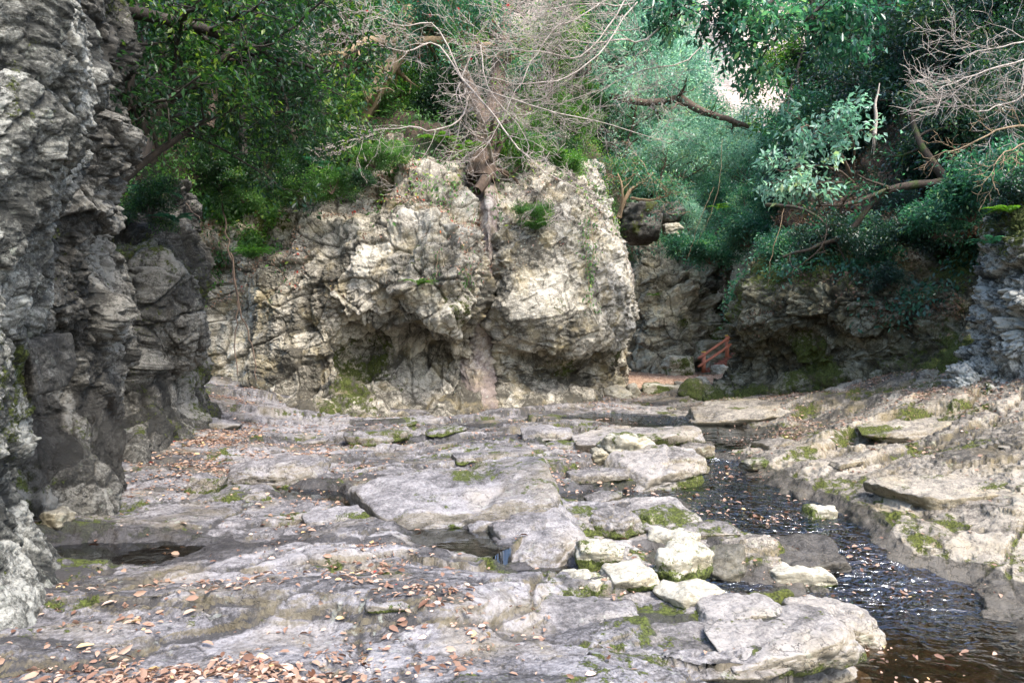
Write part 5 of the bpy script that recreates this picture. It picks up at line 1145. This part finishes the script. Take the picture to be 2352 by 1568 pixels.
scatter(flatw(HR), flatw(HRN), 30000, .11, 'leaf_shade', 'undergrowth', 'dark low leaves covering the right slope', 72, weight=np.exp(-ht*3)*sst(.12, .35, ht)+.02, off=.12)
scatter(flatw(HR), flatw(HRN), 26000, .12, 'litter_dark', 'leaf_litter', 'brown dead leaves lying on the dark right slope', 73, weight=np.exp(-ht*5), off=.04)
ht = np.repeat(np.linspace(0, 1, 120), 160)
scatter(flatw(HB), flatw(HBN), 20000, .16, 'leaf_teal', 'undergrowth', 'blue-green low leaves covering the slope behind the back wall', 74, weight=np.exp(-ht*3)+.02, off=.2)
# leaves clinging to the cliffs
def topw(V, zlo, zhi, seed, fr=.8, th=.0): return sst(zlo, zhi, V[:, 2]+.9*fbm(V*.7, seed, 2))*sst(th, th+.3, fbm(V*fr, seed+1, 3))+1e-7
_, VD, ND = CL[3]; _, VF, NF = CL[5]; _, VI, NI = CL[10] if len(CL) > 10 else CL[-2]
for k_, c_ in enumerate(CL):
    pass
dleft = sst(-1.5, -4.5, VD[:, 0]) if False else 1-sst(-5.2, -2.6, VD[:, 0])
scatter(VD, ND, 22000, .12, 'leaf_green', 'creeper', 'small leaved creeper spilling over the rim of the pale wall', 75, weight=(sst(3.6, 5.2, VD[:, 2]+1.2*fbm(VD*.7, 15, 2))*dleft+.14*topw(VD, 4.4, 6.5, 16))*sst(.0, .35, fbm(VD*.9, 18, 3))+1e-7, off=.10)
scatter(VD, ND, 6000, .08, 'litter', 'leaf_litter', 'dead leaves caught on the ledges of the pale wall', 76, weight=topw(VD, 2.5, 5.5, 21, 1.1, .1), off=.03)
scatter(VF, NF, 6500, .11, 'leaf_green', 'creeper', 'small leaved creeper on the crest of the pillar', 77, weight=topw(VF, 4.9, 6.2, 25, .9, .05)+.12*topw(VF, 3.8, 5.2, 26, 1.2, .3), off=.06)
scatter(VF, NF, 3000, .08, 'litter', 'leaf_litter', 'dead leaves caught on the ledges of the pillar', 78, weight=topw(VF, 3.2, 5.6, 28, 1.2, .2), off=.03)

_, VI, NI = CL[9]
scatter(VI, NI, 26000, .12, 'leaf_teal', 'creeper', 'leaves draped over the rim of the dark right wall', 79, weight=topw(VI, 2.6, 4.4, 31, .8, -.05), off=.10)
scatter(VI, NI, 9000, .09, 'litter_dark', 'leaf_litter', 'dead leaves caught on the dark right wall', 80, weight=topw(VI, 1.8, 4.0, 33, .9, .1), off=.04)

# ------------------------------------------------------------------ fallen leaves on the rock bed
rs = np.random.RandomState(2024)
Gz2 = gz.reshape(NR, NC)
area = (np.gradient(YY, axis=0)*np.gradient(XX, axis=1)).ravel()
cl1 = fbm(gi['p3']*.9+5, 141, 3); cl2 = fbm(gi['p3']*2.6+9, 143, 3)
dens = 8.0+100*sst(.12, .65, cl1+.45*cl2)*1.0
dens *= (.45+2.2*(1-sst(0, .16, gi['e1']))+1.4*(1-sst(0, .14, gi['e2'])))
def blob(u, v, z, rx, ry, a):
    p = PZ(u, v, z); return a*np.exp(-(((gx-p[0])/rx)**2+((gy-p[1])/ry)**2))*sst(-.7, .1, cl2)
for b in ((430, 1540, -.02, .7, .25, 520), (650, 1530, -.05, .35, .2, 380), (300, 1420, 0, .7, .15, 150), (560, 1370, -.05, .6, .18, 190), (430, 1335, -.06, .5, .12, 90), (960, 1430, -.14, .4, .28, 260), (840, 1300, -.12, .2, .3, 160),
          (510, 1000, .12, .5, 1.2, 230), (520, 890, .7, .35, 1.0, 200), (560, 1060, .05, .9, .9, 120), (1060, 1480, -.14, .12, .3, 320), (830, 1340, -.1, .2, .3, 200), (620, 1040, .1, .9, .8, 110),
          (1760, 1185, -.28, .5, .25, 130), (1660, 1170, -.28, .45, .2, 90), (1850, 1260, -.3, .5, .15, 120), (2130, 1350, -.5, .45, .12, 230), (2020, 1280, -.4, .2, .2, 150), (1820, 1305, -.4, .5, .12, 110),
          (2250, 930, .6, 1.2, 1.0, 100), (2100, 900, .6, 1.5, .8, 110), (1760, 915, .3, 1.2, .8, 100), (1850, 985, .2, .9, .8, 60), (1960, 1480, -.5, .2, .12, 150), (250, 1165, -.06, .5, .15, 60)):
    dens = dens+(4.5 if b[1] < 1000 else 2.6)*blob(*b)
dens = np.where(gi['leafy'] > .5, 70*(np.abs(gx-6.5) < 7), dens)
dens = dens*(gi['best'] > .0)+(gi['best'] <= 0)*(dens-8).clip(0)*.45
dens *= sst(-16, -13, gx-(-.0))*(gy > 2.0)
dens = dens*np.where(gy > 9, 1.25, 1)
inview = (np.abs(gx) < .80*gy+.6)
wgt = dens*area*inview; tot = wgt.sum(); N_ = int(min(tot, 100000)); print('leaves', tot, N_)
idx = rs.choice(len(gx), N_, p=wgt/tot)
lz = np.where((gi['best'][idx] < 0) & (gi['lev'][idx] > gz[idx]), gi['lev'][idx], gz[idx])
pos = np.stack([gx[idx]+rs.normal(size=N_)*.01, gy[idx]+rs.normal(size=N_)*.01, lz+.006+.018*rs.rand(N_)], 1)
th = rs.rand(N_)*6.283; dr = np.stack([np.cos(th), np.sin(th), rs.normal(size=N_)*.18], 1)
nr = GN[idx]+rs.normal(size=(N_, 3))*.28
sz = np.clip(.042*np.exp(rs.normal(size=N_)*.42), .018, .085)
# indiv: the three hundred nearest
order = np.argsort(pos[:, 1]+.25*rs.rand(N_))
near, rest = order[:300], order[300:]
V, Fc, k = leaf_geo(pos[rest], dr[rest], nr[rest], sz[rest], .5, .10, True)
tn = np.clip(.5+rs.normal(size=len(rest))*.22, 0, 1); tn = np.where(rs.rand(len(rest)) < .002, 1, np.minimum(tn, .94))
tag(add('fallen_leaves', mesh_from('fallen_leaves', V, Fc, np.arange(len(Fc))*3, M['litter'], smooth=False, extra={'tint': np.repeat(tn, k)})), 'brown and pinkish fallen leaves scattered over rock, ledges and terrace', 'leaf litter', kind='stuff')
lv = []
for j in range(12):
    V, Fc, k = leaf_geo(np.zeros((1, 3)), np.array([[1., 0, 0]]), np.array([[0, 0.05*j-.3, 1.]]), np.array([1.]), .38+.025*(j % 5), .05+.02*(j % 4), True)
    lv.append(mesh_from('leaf', V, Fc, np.arange(len(Fc))*3, M['litter'], smooth=False, extra={'tint': np.full(k, .12+.075*j)}))
for n_, i in enumerate(near):
    o = add('fallen_leaf', lv[n_ % 12]); d = Vector(dr[i]).normalized(); z = Vector(nr[i]).normalized(); y = z.cross(d).normalized(); z = d.cross(y)
    o.matrix_world = Matrix.Translation(pos[i]) @ Matrix((d, y, z)).transposed().to_4x4() @ Matrix.Scale(sz[i], 4)
    tag(o, 'dry curled fallen leaf lying on the front bedrock', 'leaf', 'fallen leaves on the front bedrock')

# ------------------------------------------------------------------ handrail and stairs
def tube_obj(name, pts, r, mat, parent, k=12):
    pl = Plant(1); pts = np.array(pts); pl.tube(pts, r, r, k)
    me = pl.wood_mesh(name, mat)
    bm = bmesh.new(); bm.from_mesh(me); bmesh.ops.holes_fill(bm, edges=[e_ for e_ in bm.edges if e_.is_boundary], sides=0)
    bm.to_mesh(me); bm.free(); return add(name, me, parent)
YR = 31.0
base = P(1616, 853, YR); e = empty('handrail', base)
def loc(u, v, Y=YR): return P(u, v, Y)-base
for (u, vt, vb, Y) in ((1616, 809, 856, YR), (1670, 771, 820, YR+.9), (1724, 733, 782, YR+1.8)):
    po = tube_obj('post', [loc(u, vb, Y), loc(u, (vt+vb)/2, Y), loc(u, vt, Y)], .095, M['rail'], e)
    tube_obj('cap', [loc(u, vt+.2, Y), loc(u, vt-1, Y), loc(u, vt-2.2, Y)], .10, M['cap'], po)
for dv in (0, 19):
    tube_obj('rail', [loc(1604, 823+dv, YR-.25), loc(1645, 795+dv, YR+.4), loc(1686, 767+dv, YR+1.1), loc(1735, 733+dv, YR+1.9)], .06, M['rail'], e)
tag(e, 'red-brown timber handrail with yellow post caps climbing towards the cave', 'handrail')
base = P(1640, 853, YR+.3); st = empty('stairs', base)
for k_ in range(9):
    bm = bmesh.new(); bmesh.ops.create_cube(bm, size=1)
    Y = YR+.35+.12*k_+.1; u0 = 1622+9.5*k_; v0 = 852-5.6*k_
    c = P(u0+20, v0, Y)-base
    for v_ in bm.verts: v_.co = Vector((v_.co.x*1.15, v_.co.y*.30, v_.co.z*.10))
    bmesh.ops.bevel(bm, geom=bm.edges[:], offset=.012, segments=2, affect='EDGES')
    me = bpy.data.meshes.new('step'); bm.to_mesh(me); bm.free(); me.materials.append(M['stairwood'])
    add('step', me, st, tuple(c))
tag(st, 'red-brown timber steps climbing beside the handrail to the cave slit', 'stairs')
rk('boulder', 1645, 858, 32.6, 60, 50, 1.2, 'grey rock block supporting the steps behind the handrail', 661, tone=.5, boxy=1.0)
rk('boulder', 1660, 866, 30.0, 44, 30, 1.2, 'pale leaf strewn rock shelf in front of the steps', 662, tone=.75, white=.3, boxy=.8)
